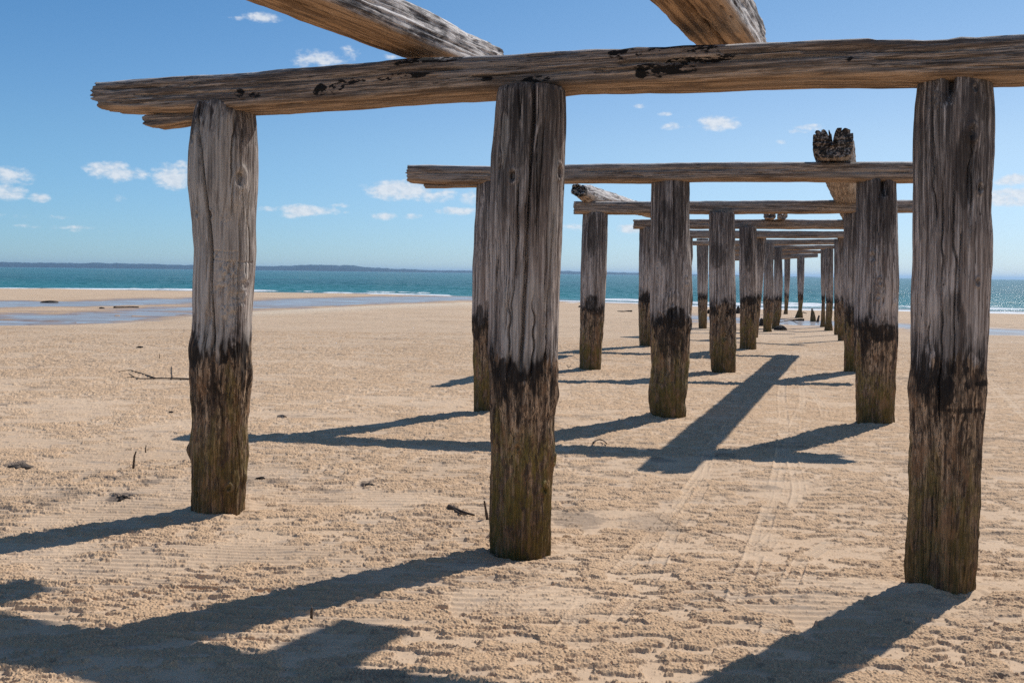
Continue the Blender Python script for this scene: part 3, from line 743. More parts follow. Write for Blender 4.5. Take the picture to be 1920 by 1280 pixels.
# ---- third and fourth rows
TR = dict(n_th=112, dz=.014)
L3 = build_post('timber_post', [(402, 1093, 1140), (450, 1090.5, 1139), (500, 1089, 1137.5), (560, 1088, 1135), (600, 1088, 1132.5), (640, 1087, 1129), (694, 1086.6, 1126)], label='slender third-row pile furthest left, under the beam end with a log', seed=7, knots=[(1136, 512, 6, .012, 'knob')], stains=[(1108, 440, 10, 40, .7), (1108, 565, 14, 14, .9)], **TR)
M3 = build_post('timber_post', [(401, 1329, 1377), (430, 1329, 1378), (500, 1329, 1377.7), (560, 1330, 1380), (640, 1330, 1380), (660, 1330, 1378), (690, 1333, 1380), (698, 1335, 1380)], label='third-row pile pitted with small wormholes, right of the knotty pile', seed=8, knots=[(1374, 655, 7, .016, 'knot'), (1358, 588, 3, .03, 'hole'), (1353, 630, 4, .03, 'hole'), (1367, 628, 3, .03, 'hole')], stains=[(1340, 480, 18, 24, .6)], **TR)
R3 = build_post('timber_post', [(402, 1582, 1629), (500, 1581, 1629), (600, 1582, 1628), (698, 1583, 1627)], label='third-row pile peeping out left of the notched pile, black tide patch', seed=9, stains=[(1590, 590, 10, 20, .9)], **TR)
L4 = build_post('timber_post', [(429, 1199, 1236), (500, 1198, 1236), (580, 1197, 1235), (650, 1199, 1234)], label='fourth-row pile half hidden behind the knotty pile, left side visible', seed=10, stains=[(1210, 560, 12, 8, 1)], **TR)
M4 = build_post('timber_post', [(428, 1386, 1418.7), (500, 1386, 1419), (560, 1387, 1419), (600, 1387.5, 1418), (655, 1387, 1418)], label='straight fourth-row pile with a glossy black cap of weed at the tide line', seed=11, stains=[(1403, 563, 16, 9, 1.0), (1400, 470, 8, 40, .6)], **TR)
FAR = dict(n_th=56, dz=.025)
far_specs = [
    ([(447, 1409, 1437), (500, 1406, 1433), (560, 1402, 1428), (600, 1398, 1424), (633, 1396, 1421)], 'leaning fifth-row pile seen just right of the straight dark-banded pile'),
    ([(446, 1272, 1299), (480, 1272, 1299.5), (500, 1271, 1297), (560, 1271, 1299), (628, 1271, 1294)], 'fifth-row pile almost wholly hidden behind the knotty crooked pile'),
    ([(449, 1306, 1328.6), (500, 1307, 1328), (560, 1308, 1327), (616, 1310, 1325)], 'thin tapering far pile standing alone left of the wormholed pile'),
    ([(457, 1434, 1451), (500, 1433, 1450), (560, 1431, 1451.6), (600, 1431, 1449), (612, 1431, 1446), (622, 1430.6, 1447)], 'sixth-row pile with pinched ankle and flared foot'),
    ([(466, 1451.6, 1466), (530, 1451, 1467.7), (590, 1449, 1465), (616, 1446.7, 1460)], 'dark seventh-row pile beside the pile with pinched ankle'),
    ([(436, 1570, 1584), (560, 1571, 1584), (639, 1571, 1583)], 'distant right-side pile nearest to the black-patched third-row pile'),
    ([(450, 1564, 1572), (628, 1564, 1571)], 'narrow sliver of a pile in the distant right-hand cluster'),
    ([(468, 1546.5, 1562.5), (530, 1546.5, 1562.5), (570, 1549, 1562), (600, 1548, 1559.6), (612, 1546.5, 1561), (620, 1545, 1562)], 'distant right-side pile with a worn waist and flared foot'),
    ([(468, 1538.6, 1549), (530, 1539, 1548), (570, 1540.6, 1547), (600, 1539, 1547), (613, 1537, 1547)], 'leftmost pile of the distant right-hand cluster, thin and bare'),
]
FARP = [build_post('timber_post', pr, label=lb, seed=20 + i, rough=.9, **FAR) for i, (pr, lb) in enumerate(far_specs)]
P9 = build_post('timber_post', [(483, 1494.5, 1508.5), (520, 1494.5, 1508), (560, 1496, 1506), (580, 1497, 1503.6), (586, 1494, 1505), (596, 1490, 1506)], label='far slim pile with gnawed ankle on a cone foot, seen against the sea', seed=40, **FAR)
P8 = build_post('timber_post', [(486, 1470.6, 1482), (520, 1470.6, 1481.5), (560, 1470.6, 1479), (580, 1470.6, 1477), (589, 1469, 1477.5)], label='farthest thin pile near the waterline, left of the cone-footed pile', seed=41, **FAR)
ST = build_post('pile_stump', [(578, 1521.6, 1523.4), (581, 1521, 1524.5), (585, 1520.5, 1527), (595, 1519.3, 1529.5), (604, 1519, 1530.4)], label='short pointed stump of a broken pile in wet sand', seed=42, **FAR, top_pad=0)
ST['o']['category'] = 'stump'; del ST['o']['group']

# ---- crossbeams
def front(p): return p['Yc'] - .185
b1, prof1, fr1 = beam_px('crossbeam', [(152, 153, 214), (215, 150, 218), (258, 147, 220), (300, 144, 222), (360, 139, 221), (440, 135, 219), (480, 132, 217), (510, 128.6, 215), (600, 123, 210), (640, 118, 208), (700, 115, 203), (750, 108, 199.5), (800, 105, 196), (870, 103, 193), (930, 101, 190), (1000, 97, 186), (1060, 95, 182), (1110, 91, 181), (1160, 90, 180),
    (1190, 85, 179), (1240, 86, 178.5), (1275, 83, 178), (1330, 81, 177), (1380, 79, 174.5), (1437, 77, 172.5), (1500, 74, 170.5), (1536, 72, 170), (1625, 70, 170), (1642, 73.5, 170), (1700, 72, 170), (1730, 74, 170), (1775, 72, 169.5), (1800, 66, 169), (1830, 68, 168), (1870, 66, 167.5), (1920, 64.5, 167), (2020, 61, 164), (2140, 57, 160)],
    423, front(L1), 1790, front(R1), .34, 'nearest crossbeam, long and heavy, splintered left end and tarry black patches', n_ph=160, ds=.008, jag0=.085, jag1=.03, seed=1,
    stain_px=[(447, -.2, 10, .22, 1), (476, -.3, 13, .22, 1), (600, -.35, 16, .3, 1.1), (628, -.25, 15, .35, 1.1), (655, 0, 30, .2, 1), (735, -.02, 28, .22, 1), (765, .0, 40, .15, .9), (780, .85, 60, .28, 1), (830, .9, 28, .3, 1.2), (905, -.35, 22, .14, 1), (1003, -.5, 28, .16, 1), (1170, .6, 28, .3, 1.1), (1215, .9, 30, .25, 1),
              (1220, -.35, 26, .4, 1.2), (1262, -.3, 38, .28, 1), (1300, .1, 40, .22, 1), (1345, .25, 26, .2, 1.0), (1305, .8, 30, .3, 1.2), (1325, .5, 20, .2, 1), (1280, .95, 22, .3, 1.2), (1588, -.1, 6, .16, 1.4)],
    crack_px=[(1160, 1640, -1, .12, .010, .03), (1350, 1700, -1, .45, .009, .028), (480, 900, -1, .25, .007, .02), (250, 520, -1, -.1, .007, .022), (1500, 1900, -1, .3, .008, .022), (190, 330, -1, .4, .008, .03), (880, 1200, -1, -.2, .007, .02), (1640, 1900, -1, -.1, .006, .018)])
# broken slab still hanging under the left end
A1, u1, sx1 = fr1
nv1 = np.array([-u1[1], u1[0]])
def slab_prof(cols, Yf):
    return [(float(sx1(px) - sx1(cols[0][0])), H + ray(px, yb)[1] * Yf, H + ray(px, yt)[1] * Yf) for px, yt, yb in cols]
cols = [(240, 219, 235), (262, 218, 243), (300, 218, 240.5), (340, 217, 236), (372, 215, 231), (420, 214, 222)]
pa = A1 + u1 * sx1(240) + nv1 * .17; pb = A1 + u1 * sx1(420) + nv1 * .17
build_timber('splinter', pa, pb, slab_prof(cols, pa[1]), .16, None, None, None, n_ph=48, ds=.008, jag0=.05, jag1=.02, seed=12, under=.9, parent=b1)

b2, prof2, fr2 = beam_px('crossbeam', [(757, 310, 344), (790, 309, 347), (840, 310, 349), (920, 311, 349), (1060, 308, 346.5), (1130, 306, 345.5), (1220, 305, 345), (1310, 303.5, 343.5), (1420, 303, 342.5), (1530, 303, 343), (1610, 303, 344), (1650, 302, 345), (1742, 303, 345), (1838, 304, 347)],
    921, front(L2), 1643, front(R2), .34, 'second crossbeam, grey, its blunt left end jutting past the split front pile', n_ph=80, ds=.014, jag0=.04, jag1=.28, seed=2, crack_px=[(800, 1000, -1, .1, .008, .02), (1100, 1500, -1, .2, .009, .02), (1480, 1700, -1, -.1, .009, .02)])
A2, u2, sx2 = fr2; nv2 = np.array([-u2[1], u2[0]])
pa = A2 + u2 * sx2(787) + nv2 * .19; pb = A2 + u2 * sx2(905) + nv2 * .19
build_timber('splinter', pa, pb, [(0, H + ray(787, 353.5)[1] * pa[1], H + ray(787, 344)[1] * pa[1]), (float(np.hypot(*(pb - pa))), H + ray(905, 351)[1] * pb[1], H + ray(905, 344)[1] * pb[1])], .16, None, None, None, n_ph=32, ds=.015, jag0=.03, seed=13, under=.9, parent=b2)
b3, prof3, fr3 = beam_px('crossbeam', [(1077, 377.5, 401.5), (1160, 378, 403.5), (1300, 377, 402.5), (1450, 375.5, 402), (1600, 375, 401), (1735, 375, 400)], 1116, front(L3), 1605, front(R3), .28, 'third crossbeam, short left end carrying a round grey log', n_ph=56, ds=.02, jag0=.03, seed=3)
b4, prof4, fr4 = beam_px('crossbeam', [(1189, 411.5, 429.5), (1330, 411, 430), (1450, 411, 430), (1612, 412, 430)], 1218, front(L4), 1595, M4['Yc'] + .1, .28, 'fourth crossbeam, carrying two broken lumps of rotted timber', n_ph=48, ds=.03, jag0=.03, seed=4)
Y5 = FARP[0]['Yc']
b5, *_ = beam_px('crossbeam', [(1288, 431.5, 447), (1420, 432, 447), (1500, 433, 447), (1600, 433, 447)], 1290, FARP[1]['Yc'] - .1, 1577, FARP[5]['Yc'] - .5, .28, 'fifth crossbeam, with a pale splinter of timber hanging in front', n_ph=40, ds=.04, seed=5)
Y6 = FARP[3]['Yc']
b6, *_ = beam_px('crossbeam', [(1300, 451.5, 460), (1400, 450, 461), (1440, 448.5, 461), (1500, 449, 459.5), (1573, 447.5, 458.5)], 1317, Y6 + .3, 1567, Y6, .28, 'sixth crossbeam, uppermost of the four stacked closely in the distance', n_ph=32, ds=.06, seed=6)
Y7 = FARP[4]['Yc']
b7, *_ = beam_px('crossbeam', [(1355, 457.5, 471), (1440, 459, 471.5), (1500, 460, 469), (1567, 459, 467)], 1355, Y7, 1567, Y7, .28, 'seventh crossbeam, second from the top in the distant stack of four', n_ph=32, ds=.06, seed=7)
b8, *_ = beam_px('crossbeam', [(1360, 465.5, 479), (1440, 468, 479.5), (1510, 468, 475.5), (1562, 470, 475)], 1360, FARP[8]['Yc'], 1562, FARP[8]['Yc'], .28, 'eighth crossbeam, third from the top in the distant stack of four', n_ph=32, ds=.06, seed=8)
b9, *_ = beam_px('crossbeam', [(1366, 476, 489), (1455, 476, 487.5), (1500, 475.5, 484.5), (1536, 475, 482.5)], 1366, P9['Yc'] - .2, 1536, P9['Yc'] - .1, .28, 'farthest and lowest crossbeam, tilted, with a free right end against the sky', n_ph=32, ds=.06, seed=9)

# ---- stringers lying along the jetty
def zlerp(s0, s1, zb, hgt): return [(s0, zb, zb + hgt), (s1, zb, zb + hgt)]
def stringer(A, B, zb0, zb1, hgt, D, label, **kw):
    L = float(np.hypot(B[0] - A[0], B[1] - A[1]))
    pr = kw.pop('prof', None) or [(0, zb0, zb0 + hgt), (L, zb1, zb1 + hgt)]
    return build_timber('stringer', A, B, pr, D, label, 'beam', 'stringers along the jetty', **kw)
hA = 1.553
zs1 = 1.832 * hA
# left one over the front beam: ends beyond it, runs back over the viewer
S1a = np.array([-1.93, .5]) * hA; S1b = np.array([-.11, 4.13]) * hA
L_ = float(np.hypot(*(S1b - S1a)))
stringer(S1a, S1b, 0, 0, 0, [(0, .36), (3.6, .36), (5.2, .34), (L_, .28)], 'left overhead stringer resting on the nearest crossbeam, one side silvered and scaly', prof=[(0, zs1 - .02, zs1 + .20), (L_ * .62, zs1 - .01, zs1 + .205), (L_ * .85, zs1 + .0, zs1 + .225), (L_, zs1 + .03, zs1 + .225)],
         n_ph=128, ds=.010, p=.34, jag0=.05, jag1=.1, seed=14, weather_side=1.0, under=1.0, rough=1.7)
S2a = np.array([-.54, .5]) * hA; S2b = np.array([.925, 3.77]) * hA
L_ = float(np.hypot(*(S2b - S2a))); zs2 = 1.838 * hA
stringer(S2a, S2b, 0, 0, 0, [(0, .36), (L_ * .7, .35), (L_ * .9, .34), (L_, .29)], 'right overhead stringer resting on the nearest crossbeam, orange-brown underside with a long crack', prof=[(0, zs2 - .02, zs2 + .27), (L_ * .65, zs2, zs2 + .27), (L_ * .9, zs2, zs2 + .26), (L_, zs2 + .03, zs2 + .25)],
         n_ph=128, ds=.010, p=.30, jag0=.05, jag1=.1, seed=15, weather_side=.9, under=1.0, rough=1.4, cracks=[(2.6, 5.2, .0, -1, .010, .05)])
# right one from the second to the fourth row
q2 = np.array([at(1557, 305, R2['Yc'])[0], R2['Yc']])
S3a = q2 + np.array([-.14, -.46]); S3b = np.array([4.80, 13.2]) * hA
L_ = float(np.hypot(*(S3b - S3a))); z3 = H + ray(1566, 303)[1] * (R2['Yc'] - .1) + .005
z34 = H + ray(1590, 412)[1] * (M4['Yc']) + .01
stringer(S3a, S3b, 0, 0, 0, [(0, .385), (.6, .40), (L_, .40)], 'stringer between the second and fourth rows, rotted end standing up split into teeth', prof=[(0, z3 + .0, z3 + .29), (.5, z3 + .0, z3 + .29), (1.5, z3 - .01, z3 + .26), (L_, z34 - .01, z34 + .26)],
         n_ph=260, ds=.010, p=.42, jag0=.05, seed=16, weather=.0, weather_side=.25, top_w=.1, under=.0, rough=1.1, stains=[(.02, 0, .16, 2.5, .6)],
         cracks=[(-.1, 1.1, -.04, 1, .017, .17), (-.1, .9, -.52, 1, .007, .05), (-.1, .8, .30, 1, .011, .08), (-.1, .8, .66, 1, .009, .045), (-.1, .8, .12, 1, .007, .05), (-.1, .7, -.98, .75, .012, .05), (-.1, .7, .98, .75, .010, .05)])
# round log on the left end of the third beam
z4 = H + ray(1090, 377.5)[1] * (L3['Yc'] - .1) - .01
S4a = np.array([at(1081, 365, L3['Yc'] - .75)[0], L3['Yc'] - .75]); S4b = np.array([1.93, 12.75]) * hA
L_ = float(np.hypot(*(S4b - S4a))); z44 = H + ray(1215, 411.5)[1] * L4['Yc']
stringer(S4a, S4b, 0, 0, 0, [(0, .24), (.35, .22), (.5, .30), (L_, .30)], 'round silver-grey log with a frayed end lying on the third crossbeam', prof=[(0, z4 + .05, z4 + .24), (.4, z4 + .03, z4 + .24), (.55, z4 - .01, z4 + .27), (L_, z44 - .01, z44 + .22)],
         n_ph=72, ds=.02, p=.95, jag0=.12, seed=17, weather=.8, rough=2.0, stains=[(.1, 0, .15, 2, .8)], cracks=[(-.1, .6, -.3, .9, .02, .05)])
# rotted remains on the fourth beam
z5 = H + ray(1450, 411)[1] * (M4['Yc'] - .1) - .005
for (xa, xb, hg, lb, sd) in ((1432, 1455, .15, 'left of two rotted timber lumps on the fourth crossbeam', 18), (1459, 1477, .15, 'right of two rotted timber lumps on the fourth crossbeam', 19)):
    c0 = at((xa + xb) / 2, 412, M4['Yc'] - .35)[:2]; c1 = c0 + np.array([.18, .75])
    w = (xb - xa) / F * M4['Yc']
    o = stringer(c0, c1, z5, z5, hg, [(0, w * .9), (.3, w), (.77, w * .7)], lb, n_ph=56, ds=.015, p=.9, jag0=.12, jag1=.1, seed=sd, weather=.3, rough=2.4, under=.8, cracks=[(-.1, .6, .1, 1, .03, .07)])
    o.name = 'stringer_remnant'; o['category'] = 'timber'; o['group'] = 'rotted lumps on the fourth crossbeam'
# long rail of the far bays, seen edge on at the right
z6 = H + ray(1577, 431)[1] * Y5
c = at(1494, 440, Y5 - 1.4); 
o = build_timber('hanging_splinter', at(1478, 440, Y5 - .9)[:2], at(1508, 440, Y5 - .75)[:2], [(0, c[2] + .04, c[2] + .10), (.16, c[2] - .02, c[2] + .11), (.23, c[2] - .08, c[2] + .11), (at(1508, 440, Y5)[0] - at(1478, 440, Y5)[0], c[2] + .06, c[2] + .10)], .05,
    'pale jagged splinter hanging below the fourth crossbeam', 'splinter', None, n_ph=32, ds=.012, jag0=.03, jag1=.05, seed=23, weather=1.0, rough=1.2, under=0)

# ------------------------------------------------------------------ twigs, weed and stones
def tube(pts, r0, r1, n=8, seed=1):
    P = np.array(pts, float); m = len(P)
    t = np.linspace(0, m - 1, (m - 1) * 5 + 1)
    C = np.stack([np.interp(t, np.arange(m), P[:, i]) for i in range(3)], 1)
    C[1:-1] = (C[:-2] + 2 * C[1:-1] + C[2:]) / 4
    T = np.gradient(C, axis=0); T /= np.linalg.norm(T, axis=1)[:, None] + 1e-9
    up = np.where(np.abs(T[:, 2:3]) > .9, np.array([[1., 0, 0]]), np.array([[0, 0, 1.]]))
    N = np.cross(T, up); N /= np.linalg.norm(N, axis=1)[:, None] + 1e-9
    Bn = np.cross(N, T)
    ph = np.linspace(0, 2 * math.pi, n, endpoint=False)
    rr = np.linspace(r0, r1, len(C)) * (1 + .35 * (vn(np.arange(len(C)) * .9, np.zeros(len(C)), seed) - .5))
    V = C[:, None, :] + rr[:, None, None] * (np.cos(ph)[None, :, None] * N[:, None, :] + np.sin(ph)[None, :, None] * Bn[:, None, :])
    V = V.reshape(-1, 3); Q = gridq(len(C), n, True); n0 = len(V)
    V = np.concatenate([V, C[:1], C[-1:]]); c = np.arange(n); l = (len(C) - 1) * n
    Tt = np.concatenate([np.stack([(c + 1) % n, c, np.full(n, n0)], 1), np.stack([l + c, l + (c + 1) % n, np.full(n, n0 + 1)], 1)])
    return V, Q, Tt
def stick(name, px_pts, r0, r1, label, cat, Y=None, lift=.004, seed=1, sub=(), group=None, mat=None):
    """px_pts: pixels; a point with a third value stands that many metres off the sand"""
    g0 = ground(*px_pts[0][:2]) if Y is None else None
    def pos(p):
        if len(p) == 3:
            a, b = ray(p[0], p[1]); yy = g0[1]
            return np.array([a * yy, yy, H + b * yy])
        g = ground(p[0], p[1]); return g + np.array([0, 0, lift])
    P = np.array([pos(p) for p in px_pts]); base = P[0].copy(); base[2] = g0[2]
    V, Q, Tt = tube(P - base, r0, r1, seed=seed)
    o = link(name, make_mesh(name, V, Q, Tt), mat or M_TWIG, loc=base); tag(o, label, cat, group)
    for nm, pts, a, b_ in sub:
        P2 = np.array([pos(p) for p in pts]) - base
        V, Q, Tt = tube(P2, a, b_, seed=seed + 5)
        link(nm, make_mesh(nm, V, Q, Tt), mat or M_TWIG, parent=o)
    return o
stick('upright_twig', [(250, 880), (251, 866, 1), (252, 855, 1), (255, 846, 1)], .010, .006, 'thick curved twig standing upright in the sand left of the carved pile', 'twig', seed=1)
stick('upright_twig', [(273, 850), (273, 842, 1), (274, 834, 1)], .006, .004, 'short thin twig standing just behind the thicker curved one', 'twig', seed=2)
stick('upright_twig', [(584, 1166), (584, 1150, 1), (585, 1138, 1)], .007, .005, 'little peg of wood standing at the edge of the long pile shadow', 'twig', seed=3)
stick('upright_twig', [(914, 976), (911, 956, 1), (908, 938, 1)], .011, .005, 'spike of wood stuck in the sand just left of the split front pile', 'twig', seed=4)
stick('upright_twig', [(299, 673), (299, 663, 1)], .007, .005, 'tiny far twig standing above the fallen branch', 'twig', seed=5)
stick('driftwood_stick', [(842, 955), (856, 961), (870, 966), (889, 971)], .016, .006, 'dark forked stick lying on the sand left of the split front pile', 'stick', lift=.02, seed=6, sub=[('twig', [(856, 961), (850, 953)], .009, .004), ('twig', [(848, 958), (862, 968), (876, 970)], .008, .004)])
stick('driftwood_stick', [(1112, 836), (1116, 832), (1124, 829.5), (1132, 832), (1138, 838)], .008, .005, 'small curved stick lying at the edge of a beam shadow', 'stick', lift=.03, seed=7)
stick('fallen_branch', [(358, 713), (330, 712), (300, 711.5), (262, 712.5), (250, 709), (238, 710)], .013, .005, 'thin forked branch lying on the sand behind the carved pile, one twig upright', 'branch', lift=.02, seed=8,
      sub=[('twig', [(291, 711), (270, 704), (254, 699), (245, 696), (232, 697), (223, 699)], .009, .004), ('twig', [(323, 712), (322, 700), (322, 689)], .007, .004), ('twig', [(252, 709), (246, 705), (241, 702)], .005, .003)])
stick('driftwood_stick', [(1073, 683), (1067, 690), (1061, 683)], .008, .004, 'tiny forked twig on sand left of the slender third-row pile', 'stick', seed=9)
stick('driftwood_branch', [(1508, 600.5), (1494, 602), (1478, 602.5), (1462, 606)], .05, .03, 'dark driftwood branch lying by the cone-footed far pile', 'driftwood', lift=.03, seed=10, sub=[('twig', [(1484, 602.5), (1490, 605), (1496, 608)], .04, .02), ('twig', [(1500, 590), (1506, 586), (1512, 588)], .03, .02)])
stick('driftwood_branch', [(1184, 584.5), (1176, 584), (1168, 584.8), (1158, 584)], .05, .02, 'long dark driftwood lying by a shallow pool beyond the third row', 'driftwood', lift=.03, seed=11)
stick('driftwood_branch', [(214, 577.5), (232, 577), (248, 576.6), (260, 576.8)], .05, .03, 'flat driftwood lying between the tide pools', 'driftwood', lift=.02, seed=12)
stick('leaning_stick', [(1533, 605), (1534, 598, 1), (1536, 591, 1)], .06, .03, 'short leaning stick beside the pointed stump', 'stick', seed=13)

def lump(name, px, py, w, h, label, cat, mat, seed=1, depth=None, n=40, jag=.35, group=None):
    g = ground(px, py); sx = w / 2 / F * g[1]; sz = h / F * g[1]; sy = depth or sx * .7
    th = np.linspace(0, 2 * math.pi, n, endpoint=False); v = np.linspace(-.25, 1, 14)
    T_, Vv = np.meshgrid(th, v)
    rr = np.sqrt(np.clip(1 - np.clip(Vv, 0, 1) ** 2, 0, 1)) ** .8
    nn = 1 + jag * (fbm(np.cos(T_) * 2 + 7 + seed, np.sin(T_) * 2 + Vv * 2.2, 4, seed * 13) - .5) * 2
    X = sx * rr * np.cos(T_) * nn; Y = sy * rr * np.sin(T_) * nn; Z = sz * Vv * (.75 + .5 * fbm(np.cos(T_) * 1.5 + 3, np.sin(T_) * 1.5 + seed, 3, seed * 17))
    V = np.stack([X, Y, Z], -1).reshape(-1, 3)
    o = link(name, make_mesh(name, V, gridq(14, n, True)), mat, loc=(g[0], g[1] + sy * .6, g[2])); tag(o, label, cat, group)
    return o
lump('rock', 90, 569, 34, 5, 'low dark mound of rock beside the far tide pool', 'rock', M_ROCK, 1)
lump('rock', 190, 578.5, 11, 2.6, 'small dark stone between the tide pools', 'rock', M_ROCK, 2)
lump('rock', 1301, 573, 12, 5, 'dark boulder at the water edge right of the knotty pile', 'rock', M_ROCK, 3)
lump('rock', 1166, 566, 7, 2.6, 'tiny dark stone on the far waterline beyond the third row', 'rock', M_ROCK, 4)
lump('rock', 1384, 588, 8, 14, 'dark upright rock glimpsed between two fourth-row piles', 'rock', M_ROCK, 5)
lump('rock', 1429, 611, 10, 14, 'dark boulder at the foot of the far piles', 'rock', M_ROCK, 6)
lump('rock', 1465, 619, 24, 9, 'mound of weedy rock casting a shadow beside the far piles', 'rock', M_ROCK, 7)
lump('rock', 1329, 588, 6, 8, 'dark rock peeping out left of the wormholed pile', 'rock', M_ROCK, 15)
lump('rock', 1087, 576, 5, 3, 'tiny dark stone touching the left edge of the slender pile', 'rock', M_ROCK, 16)
lump('seaweed_clump', 33, 880, 44, 8, 'dark heap of seaweed on the sand at the far left', 'seaweed', mat_plain('weedy_sand', (.045, .036, .03), (.16, .125, .095), 40, .9, .01), 8, jag=.8)
lump('seaweed_clump', 227, 940, 30, 10, 'grey-black weed tuft on the sand below the upright twigs', 'seaweed', M_WEED, 9, jag=.8)
lump('seaweed_clump', 320, 775, 10, 4, 'tiny dark weed speck behind the carved pile', 'seaweed', M_WEED, 10, jag=.7)
lump('seaweed_clump', 692, 912, 20, 5, 'flat dark weed scrap between the carved and split piles', 'seaweed', M_WEED, 11, jag=.8)
lump('seaweed_clump', 488, 899, 18, 5, 'dark weed scrap just right of the carved pile', 'seaweed', M_WEED, 12, jag=.8)
lump('seaweed_clump', 262, 652, 12, 3, 'thin dark weed strand on far sand left of the carved pile', 'seaweed', M_WEED, 13, jag=.8)
lump('seaweed_clump', 527, 783, 20, 5, 'pale grey weed lump right of the carved pile, near its tide band', 'seaweed', mat_plain('grey_dry_weed', (.12, .10, .09), (.32, .27, .22), 60, .9, .006), 14, jag=.7)

build_beach()

# ------------------------------------------------------------------ pools, sea, far shore
def sheet(name, lev, x0, x1, y0, y1, n=40):
    xs = np.linspace(x0, x1, n); ys = np.linspace(y0, y1, n)
    X, Y = np.meshgrid(xs, ys); return X, Y
def pool(name, pw, lev, grow):
    """a still sheet over the pool outline, a little wider than it: the sand rises through its rim"""
    xs = np.arange(max(pw[:, 0].min(), -70), min(pw[:, 0].max(), 60), .35); ys = np.arange(pw[:, 1].min() - grow, pw[:, 1].max() + grow, .35)
    X, Y = np.meshgrid(xs, ys); x, y = X.ravel(), Y.ravel()
    d = sdist(pw, x, y)
    Q = gridq(len(ys), len(xs)); keep = (d[Q] < grow).all(1); Q = Q[keep]
    used = np.unique(Q); mp = np.full(len(x), -1); mp[used] = np.arange(len(used))
    V = np.stack([x[used], y[used], np.full(len(used), lev)], 1)
    tag(link(name, make_mesh(name, V, mp[Q]), M_POOL), kind='structure')
pool('tide_pool', POOL_W[0], ZP, 1.4); pool('tide_pool', POOL_W[1], ZP - .002, 1.4); pool('tide_channel', POOL_W[2], ZD, 1.0)

def build_sea():
    a = np.concatenate([-np.geomspace(6, .66, 24), np.linspace(-.64, .64, 900), np.geomspace(.66, 6, 24)])
    t = [0.0]; 
    while t[-1] < 30000: t.append(t[-1] + max(.22, .0042 * t[-1] * (1 + t[-1] / 260)))
    t = np.array(t)
    # start a little inland of the waterline in every direction
    sa = SHORE[:, 0] / SHORE[:, 1]
    y0 = np.interp(a, sa, SHORE[:, 1]) - 4.0
    Y = y0[None, :] + t[:, None]; X = a[None, :] * Y
    x, y = X.ravel(), Y.ravel()
    off = np.repeat((t - 4.0)[:, None], len(a), 1).ravel()
    fade = sst(700, 60, off)
    n = fbm(x * .35, y * .85 + .15 * x, 4, 301, .6) - .5
    sw = np.sin((off + 5 * (vn(x * .05, y * .02, 303) - .5)) * 2 * math.pi / 6.5)
    z = SEA + fade * (.20 * n * sst(0, 15, off)) 
    # breaking wavelets
    foam = np.zeros(x.shape)
    for o0, amp, w, sd in ((.7, .03, .8, 1), (3.6, .10, .7, 2), (6.6, .13, .8, 3), (11, .10, .9, 4)):
        wob = 2.4 * (fbm(x * .06, y * 0 + sd, 3, 310 + sd) - .5)
        on = sst(.42, .62, vn(x * .09, y * 0 + sd * 3, 320 + sd))
        dd = off - o0 - wob
        z += amp * on * np.exp(-(dd / w) ** 2)
        foam = np.maximum(foam, (.10 + .90 * on) * (.55 + .9 * vn(x * .35, off * .2, 330 + sd)) * (.75 + .25 * sst(-20, 5, x)) * np.exp(-((dd + .5) / (w * 1.2)) ** 2) * (1 if sd < 4 else .55))
    foam = np.maximum(foam, (.30 + .45 * sst(-25, 5, x)) * sst(3.2, 0, off))
    V = np.stack([x, y, z], 1)
    me = make_mesh('sea', V, gridq(len(t), len(a)), attrs={'offshore': off, 'foam': foam})
    tag(link('sea', me, M_SEA), kind='structure')
build_sea()

def build_hills():
    pr = [(-900, 6), (-500, 8), (-200, 7), (0, 8.5), (60, 9), (100, 9.5), (150, 8.5), (172, 11), (200, 9.5), (250, 9.5), (300, 9), (360, 8), (420, 8.5), (480, 8.5), (520, 8.5), (560, 10.5), (600, 12.5), (650, 11.6), (700, 7.5), (760, 5.5), (820, 4.2), (880, 4.2), (960, 4), (1060, 5.5), (1120, 5), (1200, 4.2), (1300, 2.6), (1420, 1.6), (1500, 1.0), (1620, .2)]
    D = 6000.0
    px = np.linspace(-900, 1620, 1500); hp = np.interp(px, [p[0] for p in pr], [p[1] for p in pr])
    hp = hp + (fbm(px * .09, px * 0, 4, 401, .6) - .5) * np.minimum(hp, 3) * .75
    x = (px - CX) / F * D
    hh = np.maximum(hp, .05) / F * D
    rows = []
    for k, (dy, f) in enumerate(((0, 0), (60, .45), (160, .7), (330, .9), (520, 1.0), (900, .8), (1500, 0))):
        jit = 1 + .25 * (fbm(px * .05 + k * 5, px * 0 + k, 3, 410 + k) - .5)
        rows.append(np.stack([x * (1 + dy / D), np.full(len(x), D + dy), SEA - .4 + hh * f * jit * (1 + dy / D)], 1))
    V = np.concatenate(rows)
    tag(link('hills', make_mesh('hills', V, gridq(len(rows), len(px))), M_HILL), kind='structure')
build_hills()

